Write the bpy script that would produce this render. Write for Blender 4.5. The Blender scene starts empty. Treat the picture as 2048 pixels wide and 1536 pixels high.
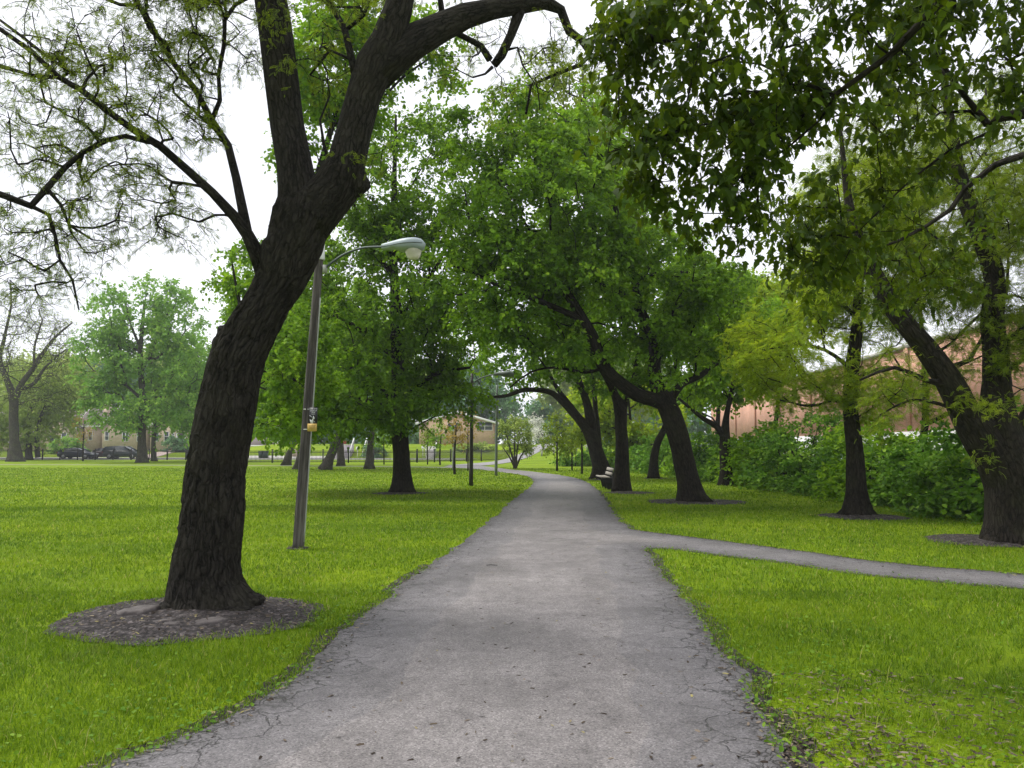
import bpy, bmesh, math, random
import numpy as np
from mathutils import Vector, noise as mnoise
PI = math.pi
F = 1593.0; EYE = 1.6; PITCH = math.radians(4.52)
cp, sp_ = math.cos(PITCH), math.sin(PITCH)
RNG = np.random.default_rng(11)
random.seed(5)
COL = bpy.context.scene.collection

# ------------------------------------------------------------------ places in the park, read off as bearings and distances
def ray(px, py):
    a = (px - 1024.0) / F; b = (768.0 - py) / F
    return np.array([a, cp - b * sp_, sp_ + b * cp])
def P(px, py, Y):
    d = ray(px, py); return np.array([d[0] / d[1] * Y, Y, EYE + d[2] / d[1] * Y])
def G(px, py, z=0.0):
    d = ray(px, py); t = (z - EYE) / d[2]
    return np.array([d[0] * t, d[1] * t, z])
def M(wpx, Y):
    return wpx * Y / F
def ss(t):
    t = np.clip(t, 0, 1); return t * t * (3 - 2 * t)
def H(x, y):
    x = np.asarray(x, float); y = np.asarray(y, float)
    a = ss((y - 113) / 14) * 1.0 * (1 - ss((x + 50) / 15))
    m = ss((x + 50) / 15) * (1 - ss((x - 2) / 6)) * ss((y - 112) / 9) * 2.05
    r = ss((x + 3) / 8) * ss((y - 62) / 62) * 2.1
    near = 0.012 * np.sin(x * 0.9 + 1) * np.sin(y * 0.7)
    near = near * ss((np.abs(x - 0.5) - 4) / 6)
    return np.maximum(np.maximum(a, m), r) + near * 0

# ------------------------------------------------------------------ mesh helpers
class MB:
    def __init__(s):
        s.v = []; s.l = []; s.t = []; s.n = 0; s.m = []; s.at = {}
    def add(s, verts, loops, totals, mat=0, **attrs):
        verts = np.asarray(verts, np.float32).reshape(-1, 3)
        s.v.append(verts); s.l.append(np.asarray(loops, np.int64).ravel() + s.n)
        totals = np.asarray(totals, np.int32).ravel(); s.t.append(totals)
        s.m.append(np.full(len(totals), mat, np.int32))
        for k in set(list(attrs) + list(s.at)):
            a = attrs.get(k)
            if k not in s.at: s.at[k] = []
            s.at[k].append((s.n, None if a is None else np.asarray(a, np.float32)))
        s.n += len(verts)
    def poly(s, verts, faces, mat=0, **at):
        s.add(verts, [i for f in faces for i in f], [len(f) for f in faces], mat, **at)
    def box(s, c, size, mat=0, rz=0.0, rx=0.0, ry=0.0, taper=1.0):
        x, y, z = [k / 2 for k in size]
        v = np.array([[-x, -y, -z], [x, -y, -z], [x, y, -z], [-x, y, -z],
                      [-x * taper, -y * taper, z], [x * taper, -y * taper, z], [x * taper, y * taper, z], [-x * taper, y * taper, z]])
        if rx: v = v @ np.array([[1, 0, 0], [0, math.cos(rx), math.sin(rx)], [0, -math.sin(rx), math.cos(rx)]])
        if ry: v = v @ np.array([[math.cos(ry), 0, -math.sin(ry)], [0, 1, 0], [math.sin(ry), 0, math.cos(ry)]])
        if rz: v = v @ np.array([[math.cos(rz), math.sin(rz), 0], [-math.sin(rz), math.cos(rz), 0], [0, 0, 1]])
        s.poly(v + np.asarray(c, float), [(3, 2, 1, 0), (4, 5, 6, 7), (0, 1, 5, 4), (1, 2, 6, 5), (2, 3, 7, 6), (3, 0, 4, 7)], mat)
    def tube(s, pts, rad, sides=8, mat=0, cap=True, disp=None):
        pts = np.asarray(pts, float); n = len(pts)
        rad = np.broadcast_to(np.asarray(rad, float), (n,))
        T = np.gradient(pts, axis=0); T /= np.linalg.norm(T, axis=1)[:, None] + 1e-9
        ref = np.array([1.0, 0.15, 0.05]) if abs(T[0][0]) < 0.8 else np.array([0, 1.0, 0.1])
        U = np.zeros_like(T); u = ref - T[0] * (ref @ T[0]); u /= np.linalg.norm(u); U[0] = u
        for i in range(1, n):
            u = U[i - 1] - T[i] * (U[i - 1] @ T[i]); U[i] = u / (np.linalg.norm(u) + 1e-9)
        W = np.cross(T, U)
        a = np.arange(sides) * 2 * PI / sides
        ca, sa = np.cos(a), np.sin(a)
        seg = np.r_[0, np.cumsum(np.linalg.norm(np.diff(pts, axis=0), axis=1))]
        R = np.repeat(rad[:, None], sides, 1)
        if disp is not None: R = disp(R, a, seg, pts)
        v = pts[:, None] + U[:, None] * (ca[None, :, None] * R[..., None]) + W[:, None] * (sa[None, :, None] * R[..., None])
        bk = np.stack([rad[:, None] * ca[None], rad[:, None] * sa[None], np.repeat(seg[:, None], sides, 1)], -1)
        i = np.arange(n - 1)[:, None] * sides; j = np.arange(sides)[None]; k = (np.arange(sides) + 1) % sides
        q = np.stack([i + j, i + k[None], i + sides + k[None], i + sides + j], -1).reshape(-1, 4)
        loops = q.ravel(); tot = np.full(len(q), 4)
        if cap:
            loops = np.r_[loops, np.arange(sides)[::-1], np.arange(sides) + (n - 1) * sides]; tot = np.r_[tot, sides, sides]
        s.add(v.reshape(-1, 3), loops, tot, mat, bk=bk.reshape(-1, 3))
    def lathe(s, prof, c=(0, 0, 0), sides=16, mat=0, axis='z', cap=True):
        pr = np.asarray(prof, float); a = np.arange(sides) * 2 * PI / sides
        x = pr[:, 0][:, None] * np.cos(a); y = pr[:, 0][:, None] * np.sin(a); z = np.repeat(pr[:, 1][:, None], sides, 1)
        v = np.stack([x, y, z], -1)
        if axis == 'y': v = v[..., [0, 2, 1]] * np.array([1, 1, -1])
        if axis == 'x': v = v[..., [2, 0, 1]]
        n = len(pr); i = np.arange(n - 1)[:, None] * sides; j = np.arange(sides)[None]; k = (np.arange(sides) + 1) % sides
        q = np.stack([i + j, i + k[None], i + sides + k[None], i + sides + j], -1).reshape(-1, 4)
        loops = q.ravel(); tot = np.full(len(q), 4)
        if cap: loops = np.r_[loops, np.arange(sides)[::-1], np.arange(sides) + (n - 1) * sides]; tot = np.r_[tot, sides, sides]
        s.add(v.reshape(-1, 3) + np.asarray(c, float), loops, tot, mat)
    def inst(s, tv, tf, pos, X, Y, Z, scale, mat=0, rnd=None):
        tv = np.asarray(tv, np.float32); K = len(tv); N = len(pos)
        if N == 0: return
        sc = np.asarray(scale, np.float32)[:, None, None]
        v = pos[:, None].astype(np.float32) + sc * (tv[None, :, 0:1] * X[:, None] + tv[None, :, 1:2] * Y[:, None] + tv[None, :, 2:3] * Z[:, None])
        fl = np.array([i for f in tf for i in f]); ft = np.array([len(f) for f in tf])
        loops = (np.arange(N)[:, None] * K + fl[None]).ravel()
        s.add(v.reshape(-1, 3), loops, np.tile(ft, N), mat, rnd=np.repeat(rnd if rnd is not None else RNG.random(N), K))
    def data(s, name, mats, smooth=False, origin=(0, 0, 0)):
        me = bpy.data.meshes.new(name)
        v = np.concatenate(s.v) - np.asarray(origin, np.float32); l = np.concatenate(s.l).astype(np.int32); t = np.concatenate(s.t)
        me.vertices.add(len(v)); me.vertices.foreach_set('co', v.ravel().astype(np.float32))
        me.loops.add(len(l)); me.loops.foreach_set('vertex_index', l)
        me.polygons.add(len(t)); st = np.r_[0, np.cumsum(t)[:-1]].astype(np.int32)
        me.polygons.foreach_set('loop_start', st)
        try: me.polygons.foreach_set('loop_total', t.astype(np.int32))
        except Exception: pass
        me.polygons.foreach_set('material_index', np.concatenate(s.m))
        if smooth: me.polygons.foreach_set('use_smooth', np.ones(len(t), bool))
        for k, lst in s.at.items():
            dim = 3 if k == 'bk' else 1
            arr = np.zeros((len(v), dim), np.float32)
            for (off, a) in lst:
                if a is not None: arr[off:off + len(a)] = a.reshape(-1, dim)
            at = me.attributes.new(k, 'FLOAT_VECTOR' if dim == 3 else 'FLOAT', 'POINT')
            at.data.foreach_set('vector' if dim == 3 else 'value', arr.ravel())
        for m in (mats if isinstance(mats, (list, tuple)) else [mats]): me.materials.append(m)
        me.update(calc_edges=True); me.validate()
        return me
    def build(s, name, mats, parent=None, smooth=False, origin=(0, 0, 0)):
        o = bpy.data.objects.new(name, s.data(name, mats, smooth, origin)); COL.objects.link(o)
        if parent is not None: o.parent = parent
        return o

def thing(name, label, cat, loc=(0, 0, 0), rz=0.0, group=None):
    o = bpy.data.objects.new(name, None); COL.objects.link(o)
    o.empty_display_size = 0.3
    o.location = [float(k) for k in loc]; o.rotation_euler = (0, 0, rz)
    tag(o, label, cat, group); return o
def tag(o, label=None, cat=None, group=None, kind=None):
    if label: o['label'] = label
    if cat: o['category'] = cat
    if group: o['group'] = group
    if kind: o['kind'] = kind
    return o
def struct(mb, name, mat, smooth=False):
    return tag(mb.build(name, mat, None, smooth), kind='structure')
def copy_tree(o, parent=None):
    c = o.copy(); COL.objects.link(c); c.parent = parent
    for ch in list(o.children): copy_tree(ch, c)
    return c

# ------------------------------------------------------------------ materials
class NT:
    def __init__(s, name):
        s.m = bpy.data.materials.new(name); s.m.use_nodes = True
        s.n = s.m.node_tree.nodes; s.k = s.m.node_tree.links
        s.b = s.n['Principled BSDF']; s.out = s.n['Material Output']
        s.b.inputs['Specular IOR Level'].default_value = 0.3
    def new(s, t, **kw):
        n = s.n.new(t)
        for a, b in kw.items(): setattr(n, a, b)
        return n
    def L(s, a, b): s.k.new(a, b)
    def attr(s, name): return s.new('ShaderNodeAttribute', attribute_name=name)
    def geo(s): return s.new('ShaderNodeNewGeometry').outputs['Position']
    def obj(s): return s.new('ShaderNodeTexCoord').outputs['Object']
    def mapping(s, vec, scale):
        m = s.new('ShaderNodeMapping'); s.L(vec, m.inputs['Vector']); m.inputs['Scale'].default_value = scale; return m.outputs[0]
    def noise(s, vec, scale, detail=4, rough=0.55, dist=0.0):
        n = s.new('ShaderNodeTexNoise'); n.inputs['Scale'].default_value = scale; n.inputs['Detail'].default_value = detail
        n.inputs['Roughness'].default_value = rough; n.inputs['Distortion'].default_value = dist
        s.L(vec, n.inputs['Vector']); return n.outputs['Fac']
    def vor(s, vec, scale, feature='F1', out='Distance', rnd=1.0):
        n = s.new('ShaderNodeTexVoronoi', feature=feature); n.inputs['Scale'].default_value = scale
        n.inputs['Randomness'].default_value = rnd
        s.L(vec, n.inputs['Vector']); return n.outputs[out]
    def ramp(s, fac, stops, interp='LINEAR'):
        r = s.new('ShaderNodeValToRGB'); s.L(fac, r.inputs[0]); e = r.color_ramp.elements; r.color_ramp.interpolation = interp
        while len(e) > 1: e.remove(e[-1])
        for i, (p, c) in enumerate(stops):
            el = e[0] if i == 0 else e.new(p)
            el.position = p; el.color = (c if len(c) == 4 else (*c, 1)) if not isinstance(c, float) else (c, c, c, 1)
        return r.outputs[0]
    def mix(s, f, a, b, mode='MIX'):
        m = s.new('ShaderNodeMix', data_type='RGBA', blend_type=mode)
        for i, x in ((0, f), (6, a), (7, b)):
            if isinstance(x, (int, float)) and i == 0: m.inputs[0].default_value = x
            elif isinstance(x, tuple): m.inputs[i].default_value = (*x, 1) if len(x) == 3 else x
            else: s.L(x, m.inputs[i])
        return m.outputs[2]
    def math(s, op, a, b=0.0, clamp=False):
        m = s.new('ShaderNodeMath', operation=op, use_clamp=clamp)
        for i, x in ((0, a), (1, b)):
            if isinstance(x, (int, float)): m.inputs[i].default_value = x
            else: s.L(x, m.inputs[i])
        return m.outputs[0]
    def bump(s, h, strength=0.5, dist=0.01, prev=None):
        b = s.new('ShaderNodeBump'); b.inputs['Strength'].default_value = strength; b.inputs['Distance'].default_value = dist
        s.L(h, b.inputs['Height'])
        if prev is not None: s.L(prev, b.inputs['Normal'])
        return b.outputs[0]
    def col(s, c):
        if isinstance(c, tuple): s.b.inputs['Base Color'].default_value = (*c, 1)
        else: s.L(c, s.b.inputs['Base Color'])
    def rough(s, r):
        if isinstance(r, float): s.b.inputs['Roughness'].default_value = r
        else: s.L(r, s.b.inputs['Roughness'])
    def nrm(s, n): s.L(n, s.b.inputs['Normal'])

def bark_mat(name, dark, light, moss=(0.05, 0.06, 0.02), mossf=0.3, sc=1.0, bumpd=0.03, stretch=0.22):
    t = NT(name); v = t.attr('bk').outputs['Vector']
    w = t.noise(v, 3.0 * sc, 2)
    vv = t.mapping(v, (1, 1, stretch))
    add = t.new('ShaderNodeVectorMath', operation='ADD'); t.L(vv, add.inputs[0])
    cv = t.new('ShaderNodeTexNoise'); cv.inputs['Scale'].default_value = 9 * sc; t.L(v, cv.inputs['Vector'])
    sc_ = t.new('ShaderNodeVectorMath', operation='SCALE'); t.L(cv.outputs['Color'], sc_.inputs[0]); sc_.inputs['Scale'].default_value = 0.06
    t.L(sc_.outputs[0], add.inputs[1])
    e = t.vor(add.outputs[0], 24 * sc, 'DISTANCE_TO_EDGE')
    e = t.ramp(e, [(0.0, 0.0), (0.22, 0.75), (0.5, 1.0)])
    n2 = t.noise(vv, 55 * sc, 6, 0.75)
    rd = t.math('ABSOLUTE', t.math('SUBTRACT', t.noise(t.mapping(add.outputs[0], (1, 1, .55)), 17 * sc, 4, 0.6, 0.3), 0.5))
    rd = t.ramp(rd, [(0.0, 0.05), (0.05, 0.6), (0.16, 1.0)])
    e = t.mix(0.40, e, rd)
    h = t.math('MULTIPLY', e, t.math('ADD', t.math('MULTIPLY', n2, 1.1), 0.3))
    c = t.mix(h, dark, light)
    mm = t.ramp(w, [(0.48, 0.0), (0.7, mossf)])
    c = t.mix(mm, c, moss, 'MIX')
    c = t.mix(0.5, c, t.ramp(t.noise(v, 2.2, 3), [(0.3, 0.45), (0.7, 1.0)]), 'MULTIPLY')
    t.col(c); t.rough(0.95); t.b.inputs['Specular IOR Level'].default_value = 0.12
    t.nrm(t.bump(h, 1.0, bumpd)); return t.m

def leaf_mat(name, stops, trans=0.35, tcol=(0.25, 0.42, 0.03), rough=0.55, spec=0.13):
    t = NT(name); r = t.attr('rnd').outputs['Fac']
    c = t.ramp(r, stops)
    t.col(c); t.rough(rough); t.b.inputs['Specular IOR Level'].default_value = spec
    tr = t.new('ShaderNodeBsdfTranslucent'); tc = t.mix(0.6, c, tcol); t.L(tc, tr.inputs[0])
    mx = t.new('ShaderNodeMixShader'); mx.inputs[0].default_value = trans
    t.L(t.b.outputs[0], mx.inputs[1]); t.L(tr.outputs[0], mx.inputs[2]); t.L(mx.outputs[0], t.out.inputs[0])
    return t.m

def plain(name, c, rough=0.6, metal=0.0, nsc=0.0, namp=0.25, spec=0.4, bump=0.0):
    t = NT(name)
    if nsc:
        n = t.noise(t.obj(), nsc, 5, 0.6)
        c2 = t.mix(1.0, c, t.ramp(n, [(0.25, 1 - namp), (0.75, 1.0)]), 'MULTIPLY'); t.col(c2)
        if bump: t.nrm(t.bump(n, 0.6, bump))
    else: t.col(c)
    t.rough(rough); t.b.inputs['Metallic'].default_value = metal; t.b.inputs['Specular IOR Level'].default_value = spec
    return t.m

def brick_mat(name, c1, c2, mortar, scale=1.0, axis='xz'):
    t = NT(name); p = t.geo(); s = t.new('ShaderNodeSeparateXYZ'); t.L(p, s.inputs[0])
    c = t.new('ShaderNodeCombineXYZ')
    u = s.outputs['X'] if axis[0] == 'x' else s.outputs['Y']
    if axis[0] == 'b': u = t.math('ADD', s.outputs['X'], s.outputs['Y'])
    t.L(u, c.inputs[0]); t.L(s.outputs['Z'], c.inputs[1])
    b = t.new('ShaderNodeTexBrick'); t.L(c.outputs[0], b.inputs['Vector'])
    b.inputs['Scale'].default_value = scale; b.inputs['Brick Width'].default_value = 0.22; b.inputs['Row Height'].default_value = 0.075
    b.inputs['Mortar Size'].default_value = 0.008
    b.inputs['Color1'].default_value = (*c1, 1); b.inputs['Color2'].default_value = (*c2, 1); b.inputs['Mortar'].default_value = (*mortar, 1)
    n = t.noise(p, 0.35, 4, 0.6)
    n2 = t.noise(p, 2.5, 4, 0.7)
    cc = t.mix(1.0, b.outputs['Color'], t.ramp(n, [(0.3, 0.72), (0.7, 1.0)]), 'MULTIPLY')
    cc = t.mix(0.6, cc, t.ramp(n2, [(0.3, 0.75), (0.7, 1.0)]), 'MULTIPLY')
    t.col(cc); t.rough(0.9); t.nrm(t.bump(b.outputs['Fac'], -0.3, 0.006)); return t.m

MAT = {}
MAT['bark_main'] = bark_mat('deep_furrowed_bark', (0.0035, 0.0032, 0.003), (0.068, 0.062, 0.050), (0.050, 0.048, 0.030), 0.3, 1.05, 0.035, 0.20)
MAT['bark'] = bark_mat('dark_bark', (0.005, 0.0045, 0.004), (0.058, 0.050, 0.038), (0.045, 0.05, 0.022), 0.35, 0.8, 0.03)
MAT['bark_grey'] = bark_mat('grey_bark', (0.04, 0.036, 0.03), (0.13, 0.12, 0.095), (0.10, 0.12, 0.05), 0.4, 0.6, 0.03)
MAT['twig'] = plain('twig_bark', (0.013, 0.011, 0.009), 0.9, 0, 20, 0.4, 0.15)
MAT['leaf_maple'] = leaf_mat('maple_leaf', [(0, (0.034, 0.088, 0.006)), (0.4, (0.100, 0.210, 0.012)), (0.75, (0.215, 0.39, 0.024)), (1, (0.38, 0.56, 0.035))], 0.45, (0.26, 0.45, 0.012))
MAT['leaf_mapleb'] = leaf_mat('maple_leaf_fresh', [(0, (0.06, 0.14, 0.008)), (0.5, (0.15, 0.29, 0.013)), (1, (0.36, 0.52, 0.025))], 0.45, (0.28, 0.50, 0.02))
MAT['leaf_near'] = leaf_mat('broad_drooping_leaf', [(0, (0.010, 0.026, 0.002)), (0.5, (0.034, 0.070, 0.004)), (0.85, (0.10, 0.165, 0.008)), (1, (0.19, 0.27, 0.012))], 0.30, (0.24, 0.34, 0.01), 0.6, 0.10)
MAT['leaf_locust'] = leaf_mat('honey_locust_leaflet', [(0, (0.07, 0.12, 0.010)), (0.5, (0.14, 0.22, 0.014)), (1, (0.28, 0.36, 0.02))], 0.42, (0.36, 0.46, 0.02))
MAT['leaf_locust_y'] = leaf_mat('yellow_green_leaflet', [(0, (0.11, 0.20, 0.010)), (0.5, (0.22, 0.36, 0.014)), (1, (0.42, 0.54, 0.03))], 0.5, (0.52, 0.60, 0.02))
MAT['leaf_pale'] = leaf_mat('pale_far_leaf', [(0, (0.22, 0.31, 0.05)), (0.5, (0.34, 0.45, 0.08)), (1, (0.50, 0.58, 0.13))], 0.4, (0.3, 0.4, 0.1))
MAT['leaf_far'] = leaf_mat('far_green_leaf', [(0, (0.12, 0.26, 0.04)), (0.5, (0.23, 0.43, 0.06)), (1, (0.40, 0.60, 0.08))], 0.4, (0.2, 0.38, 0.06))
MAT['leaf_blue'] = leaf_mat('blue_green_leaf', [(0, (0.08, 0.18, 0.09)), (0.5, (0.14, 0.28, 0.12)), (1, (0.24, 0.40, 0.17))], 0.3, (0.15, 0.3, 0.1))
MAT['leaf_hedge'] = leaf_mat('hedge_leaf', [(0, (0.045, 0.115, 0.012)), (0.5, (0.125, 0.26, 0.022)), (1, (0.32, 0.50, 0.045))], 0.35, (0.15, 0.34, 0.03))
MAT['blossom'] = leaf_mat('white_blossom', [(0, (0.5, 0.52, 0.42)), (1, (0.75, 0.75, 0.68))], 0.3, (0.7, 0.7, 0.6))
MAT['orangey'] = leaf_mat('bronze_young_leaf', [(0, (0.25, 0.18, 0.05)), (1, (0.42, 0.30, 0.08))], 0.4, (0.5, 0.35, 0.08))

# lawn
def lawn():
    t = NT('lawn'); p = t.geo()
    big = t.noise(t.mapping(p, (0.35, 1.0, 1)), 0.35, 4, 0.6)
    mid = t.noise(p, 3.0, 5, 0.65); fine = t.noise(p, 45, 4, 0.7)
    c = t.ramp(big, [(0.30, (0.125, 0.210, 0.006)), (0.5, (0.185, 0.280, 0.007)), (0.72, (0.250, 0.345, 0.010))])
    c = t.mix(0.75, c, t.ramp(mid, [(0.25, 0.55), (0.55, 1.0), (0.8, 1.1)]), 'MULTIPLY')
    c = t.mix(0.8, c, t.ramp(fine, [(0.3, 0.45), (0.65, 1.1)]), 'MULTIPLY')
    br = t.ramp(t.noise(p, 1.3, 5, 0.7), [(0.60, 0.0), (0.75, 0.6)])
    c = t.mix(br, c, (0.11, 0.10, 0.035))
    t.col(c); t.rough(0.95); t.b.inputs['Specular IOR Level'].default_value = 0.1
    t.nrm(t.bump(fine, 0.8, 0.03)); return t.m
MAT['lawn'] = lawn()
def blade():
    t = NT('grass_blade'); r = t.attr('rnd').outputs['Fac']; p = t.geo()
    c = t.ramp(r, [(0, (0.065, 0.138, 0.004)), (0.45, (0.158, 0.272, 0.006)), (0.8, (0.275, 0.400, 0.010)), (0.95, (0.35, 0.46, 0.03)), (1.0, (0.46, 0.42, 0.14))])
    big = t.noise(t.mapping(p, (0.35, 1.0, 1)), 0.35, 4, 0.6)
    c = t.mix(1.0, c, t.ramp(big, [(0.3, (0.78, 0.84, 0.9)), (0.7, (1.12, 1.05, 0.95))]), 'MULTIPLY')
    br = t.ramp(t.noise(p, 1.3, 5, 0.7), [(0.60, 0.0), (0.78, 0.55)])
    c = t.mix(br, c, (0.16, 0.15, 0.05))
    t.col(c); t.rough(0.6)
    tr = t.new('ShaderNodeBsdfTranslucent'); t.L(c, tr.inputs[0])
    mx = t.new('ShaderNodeMixShader'); mx.inputs[0].default_value = 0.4
    t.L(t.b.outputs[0], mx.inputs[1]); t.L(tr.outputs[0], mx.inputs[2]); t.L(mx.outputs[0], t.out.inputs[0]); return t.m
MAT['blade'] = blade()
MAT['weed'] = leaf_mat('weed_leaf', [(0, (0.06, 0.15, 0.012)), (0.6, (0.12, 0.24, 0.02)), (1, (0.22, 0.34, 0.03))], 0.35, (0.25, 0.4, 0.03))

def asphalt():
    t = NT('worn_asphalt'); p = t.geo(); ed = t.attr('ed').outputs['Fac']
    big = t.noise(p, 0.8, 5, 0.6); med = t.noise(p, 6, 5, 0.65)
    agg = t.vor(p, 110, 'F1', 'Color'); fine = t.noise(p, 190, 3, 0.7)
    sep = t.new('ShaderNodeSeparateColor'); t.L(agg, sep.inputs[0])
    base = t.ramp(big, [(0.28, (0.122, 0.114, 0.118)), (0.55, (0.176, 0.166, 0.171)), (0.78, (0.230, 0.218, 0.222))])
    base = t.mix(1.0, base, t.ramp(t.math('ADD', ed, t.math('MULTIPLY', t.noise(p, 0.6, 3), 0.5)), [(0.25, (.74, .74, .76)), (1.0, (1.0, .99, .97)), (1.6, (1.16, 1.13, 1.08))]), 'MULTIPLY')
    base = t.mix(0.8, base, t.ramp(t.noise(t.mapping(p, (1, .45, 1)), 1.7, 6, 0.75, 0.5), [(0.36, 0.80), (0.5, 1.0), (0.7, 1.08)]), 'MULTIPLY')
    c = t.mix(1.0, base, t.ramp(sep.outputs[0], [(0.0, 0.42), (0.3, 0.85), (0.75, 1.05), (1.0, 1.55)]), 'MULTIPLY')
    c = t.mix(0.8, c, t.ramp(med, [(0.3, 0.66), (0.6, 1.0)]), 'MULTIPLY')
    sp = t.ramp(t.noise(p, 38, 3, 0.8), [(0.64, 0.0), (0.72, 0.6)])
    c = t.mix(sp, c, (0.08, 0.075, 0.08))
    ws = t.ramp(t.noise(t.mapping(p, (1, .6, 1)), 14, 4, 0.75), [(0.70, 0.0), (0.78, 0.4)])
    c = t.mix(ws, c, (0.36, 0.34, 0.33))
    # cracked, crumbling margins: distance to the verge comes with the mesh
    cn = t.new('ShaderNodeTexNoise'); cn.inputs['Scale'].default_value = 7; cn.inputs['Detail'].default_value = 4; t.L(p, cn.inputs['Vector'])
    vm = t.new('ShaderNodeVectorMath', operation='SCALE'); t.L(cn.outputs['Color'], vm.inputs[0]); vm.inputs['Scale'].default_value = 0.22
    va = t.new('ShaderNodeVectorMath', operation='ADD'); t.L(p, va.inputs[0]); t.L(vm.outputs[0], va.inputs[1])
    cr = t.vor(va.outputs[0], 3.2, 'DISTANCE_TO_EDGE'); cr2 = t.vor(va.outputs[0], 11, 'DISTANCE_TO_EDGE')
    em = t.math('ADD', ed, t.math('MULTIPLY', t.math('SUBTRACT', med, 0.5), 0.35))
    m1 = t.math('MULTIPLY', t.ramp(cr, [(0.0, 1.0), (0.022, 0.0)]), t.ramp(em, [(0.30, 1.0), (0.55, 0.0)]))
    m2 = t.math('MULTIPLY', t.ramp(cr2, [(0.0, 1.0), (0.07, 0.0)]), t.ramp(em, [(0.10, 1.0), (0.22, 0.0)]))
    ck = t.math('MAXIMUM', m1, m2)
    edge = t.ramp(em, [(0.0, 0.55), (0.10, 0.2), (0.22, 0.0)])
    c = t.mix(edge, c, (0.075, 0.068, 0.065))
    c = t.mix(ck, c, (0.018, 0.016, 0.015))
    t.col(c); t.rough(t.ramp(big, [(0.3, 0.50), (0.7, 0.72)])); t.b.inputs['Specular IOR Level'].default_value = 0.5
    h = t.math('SUBTRACT', t.math('ADD', t.math('MULTIPLY', sep.outputs[0], 0.5), t.math('MULTIPLY', fine, 0.4)), t.math('MULTIPLY', ck, 2.0))
    t.nrm(t.bump(h, 0.75, 0.006)); return t.m
MAT['asphalt'] = asphalt()
def soil():
    t = NT('damp_soil'); p = t.geo()
    n = t.noise(p, 5, 6, 0.7); f = t.noise(p, 60, 5, 0.75); ch = t.vor(t.mapping(p, (1.4, 0.8, 1)), 34, 'F1', 'Color')
    sep = t.new('ShaderNodeSeparateColor'); t.L(ch, sep.inputs[0])
    c = t.ramp(n, [(0.3, (0.022, 0.018, 0.017)), (0.5, (0.066, 0.056, 0.054)), (0.72, (0.155, 0.138, 0.135))])
    c = t.mix(0.9, c, t.ramp(sep.outputs[0], [(0.0, 0.25), (0.5, 0.8), (0.85, 1.3), (1.0, 2.8)]), 'MULTIPLY')
    c = t.mix(0.7, c, t.ramp(f, [(0.3, 0.5), (0.6, 1.1)]), 'MULTIPLY')
    t.col(c); t.rough(0.9); t.nrm(t.bump(t.math('ADD', t.math('ADD', f, sep.outputs[0]), t.math('MULTIPLY', n, 2.0)), 1.0, 0.03)); return t.m
MAT['soil'] = soil()
MAT['concrete'] = plain('pale_concrete', (0.50, 0.48, 0.45), 0.9, 0, 1.5, 0.2)
MAT['road'] = plain('street_asphalt', (0.26, 0.25, 0.255), 0.9, 0, 1.2, 0.3)
MAT['stone'] = plain('flat_stone', (0.12, 0.105, 0.10), 0.85, 0, 14, 0.55, 0.3, 0.02)
MAT['black_iron'] = plain('black_iron', (0.015, 0.016, 0.018), 0.5, 0.3)
SUN_E = 2.6; CLOUD = 10.5; HAZE = 0.0005; EXPO = 0.53
# ------------------------------------------------------------------ trees
def resample(pts, rad, ds):
    pts = np.asarray(pts, float); rad = np.asarray(rad, float)
    if len(pts) == 2:
        n = max(2, int(np.linalg.norm(pts[1] - pts[0]) / ds) + 1); t = np.linspace(0, 1, n)[:, None]
        return pts[0] * (1 - t) + pts[1] * t, rad[0] * (1 - t[:, 0]) + rad[1] * t[:, 0]
    q = np.vstack([2 * pts[0] - pts[1], pts, 2 * pts[-1] - pts[-2]]); r = np.r_[rad[0], rad, rad[-1]]
    op, orr = [], []
    for i in range(len(pts) - 1):
        p0, p1, p2, p3 = q[i:i + 4]; n = max(1, int(np.linalg.norm(p2 - p1) / ds))
        for k in range(n):
            t = k / n
            op.append(0.5 * ((2 * p1) + (-p0 + p2) * t + (2 * p0 - 5 * p1 + 4 * p2 - p3) * t * t + (-p0 + 3 * p1 - 3 * p2 + p3) * t ** 3))
            orr.append(r[i + 1] * (1 - t) + r[i + 2] * t)
    op.append(pts[-1]); orr.append(rad[-1])
    return np.array(op), np.array(orr)

def unit(v): return v / (np.linalg.norm(v, axis=-1, keepdims=True) + 1e-9)
LEAF_FOLD = ([(0, 0, 0), (-.33, .33, .09), (-.30, .72, .06), (0, 1, -.06), (.30, .72, .06), (.33, .33, .09)], [(0, 3, 2, 1), (0, 5, 4, 3)])
_h = [(0, 0), (.09, .06), (.33, .20), (.20, .33), (.24, .50), (.12, .70), (0, 1.05)]
def _near():
    v = []; f = []
    def z(x, y): return 0.16 * abs(x) - 0.30 * y * y - 0.35 * x * x
    mid = [(0, 0), (0, .3), (0, .62), (0, 1.0)]
    for (x, y) in mid: v.append((x, y, z(x, y)))
    for sgn in (1, -1):
        b = len(v)
        for (x, y) in _h[1:6]: v.append((x * sgn, y, z(x, y)))
        fs = [(0, b, b + 1, b + 2, 1), (1, b + 2, b + 3, b + 4, 2), (2, b + 4, 3)]
        f += fs if sgn > 0 else [tuple(reversed(k)) for k in fs]
    return v, f
LEAF_NEAR = _near()
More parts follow.
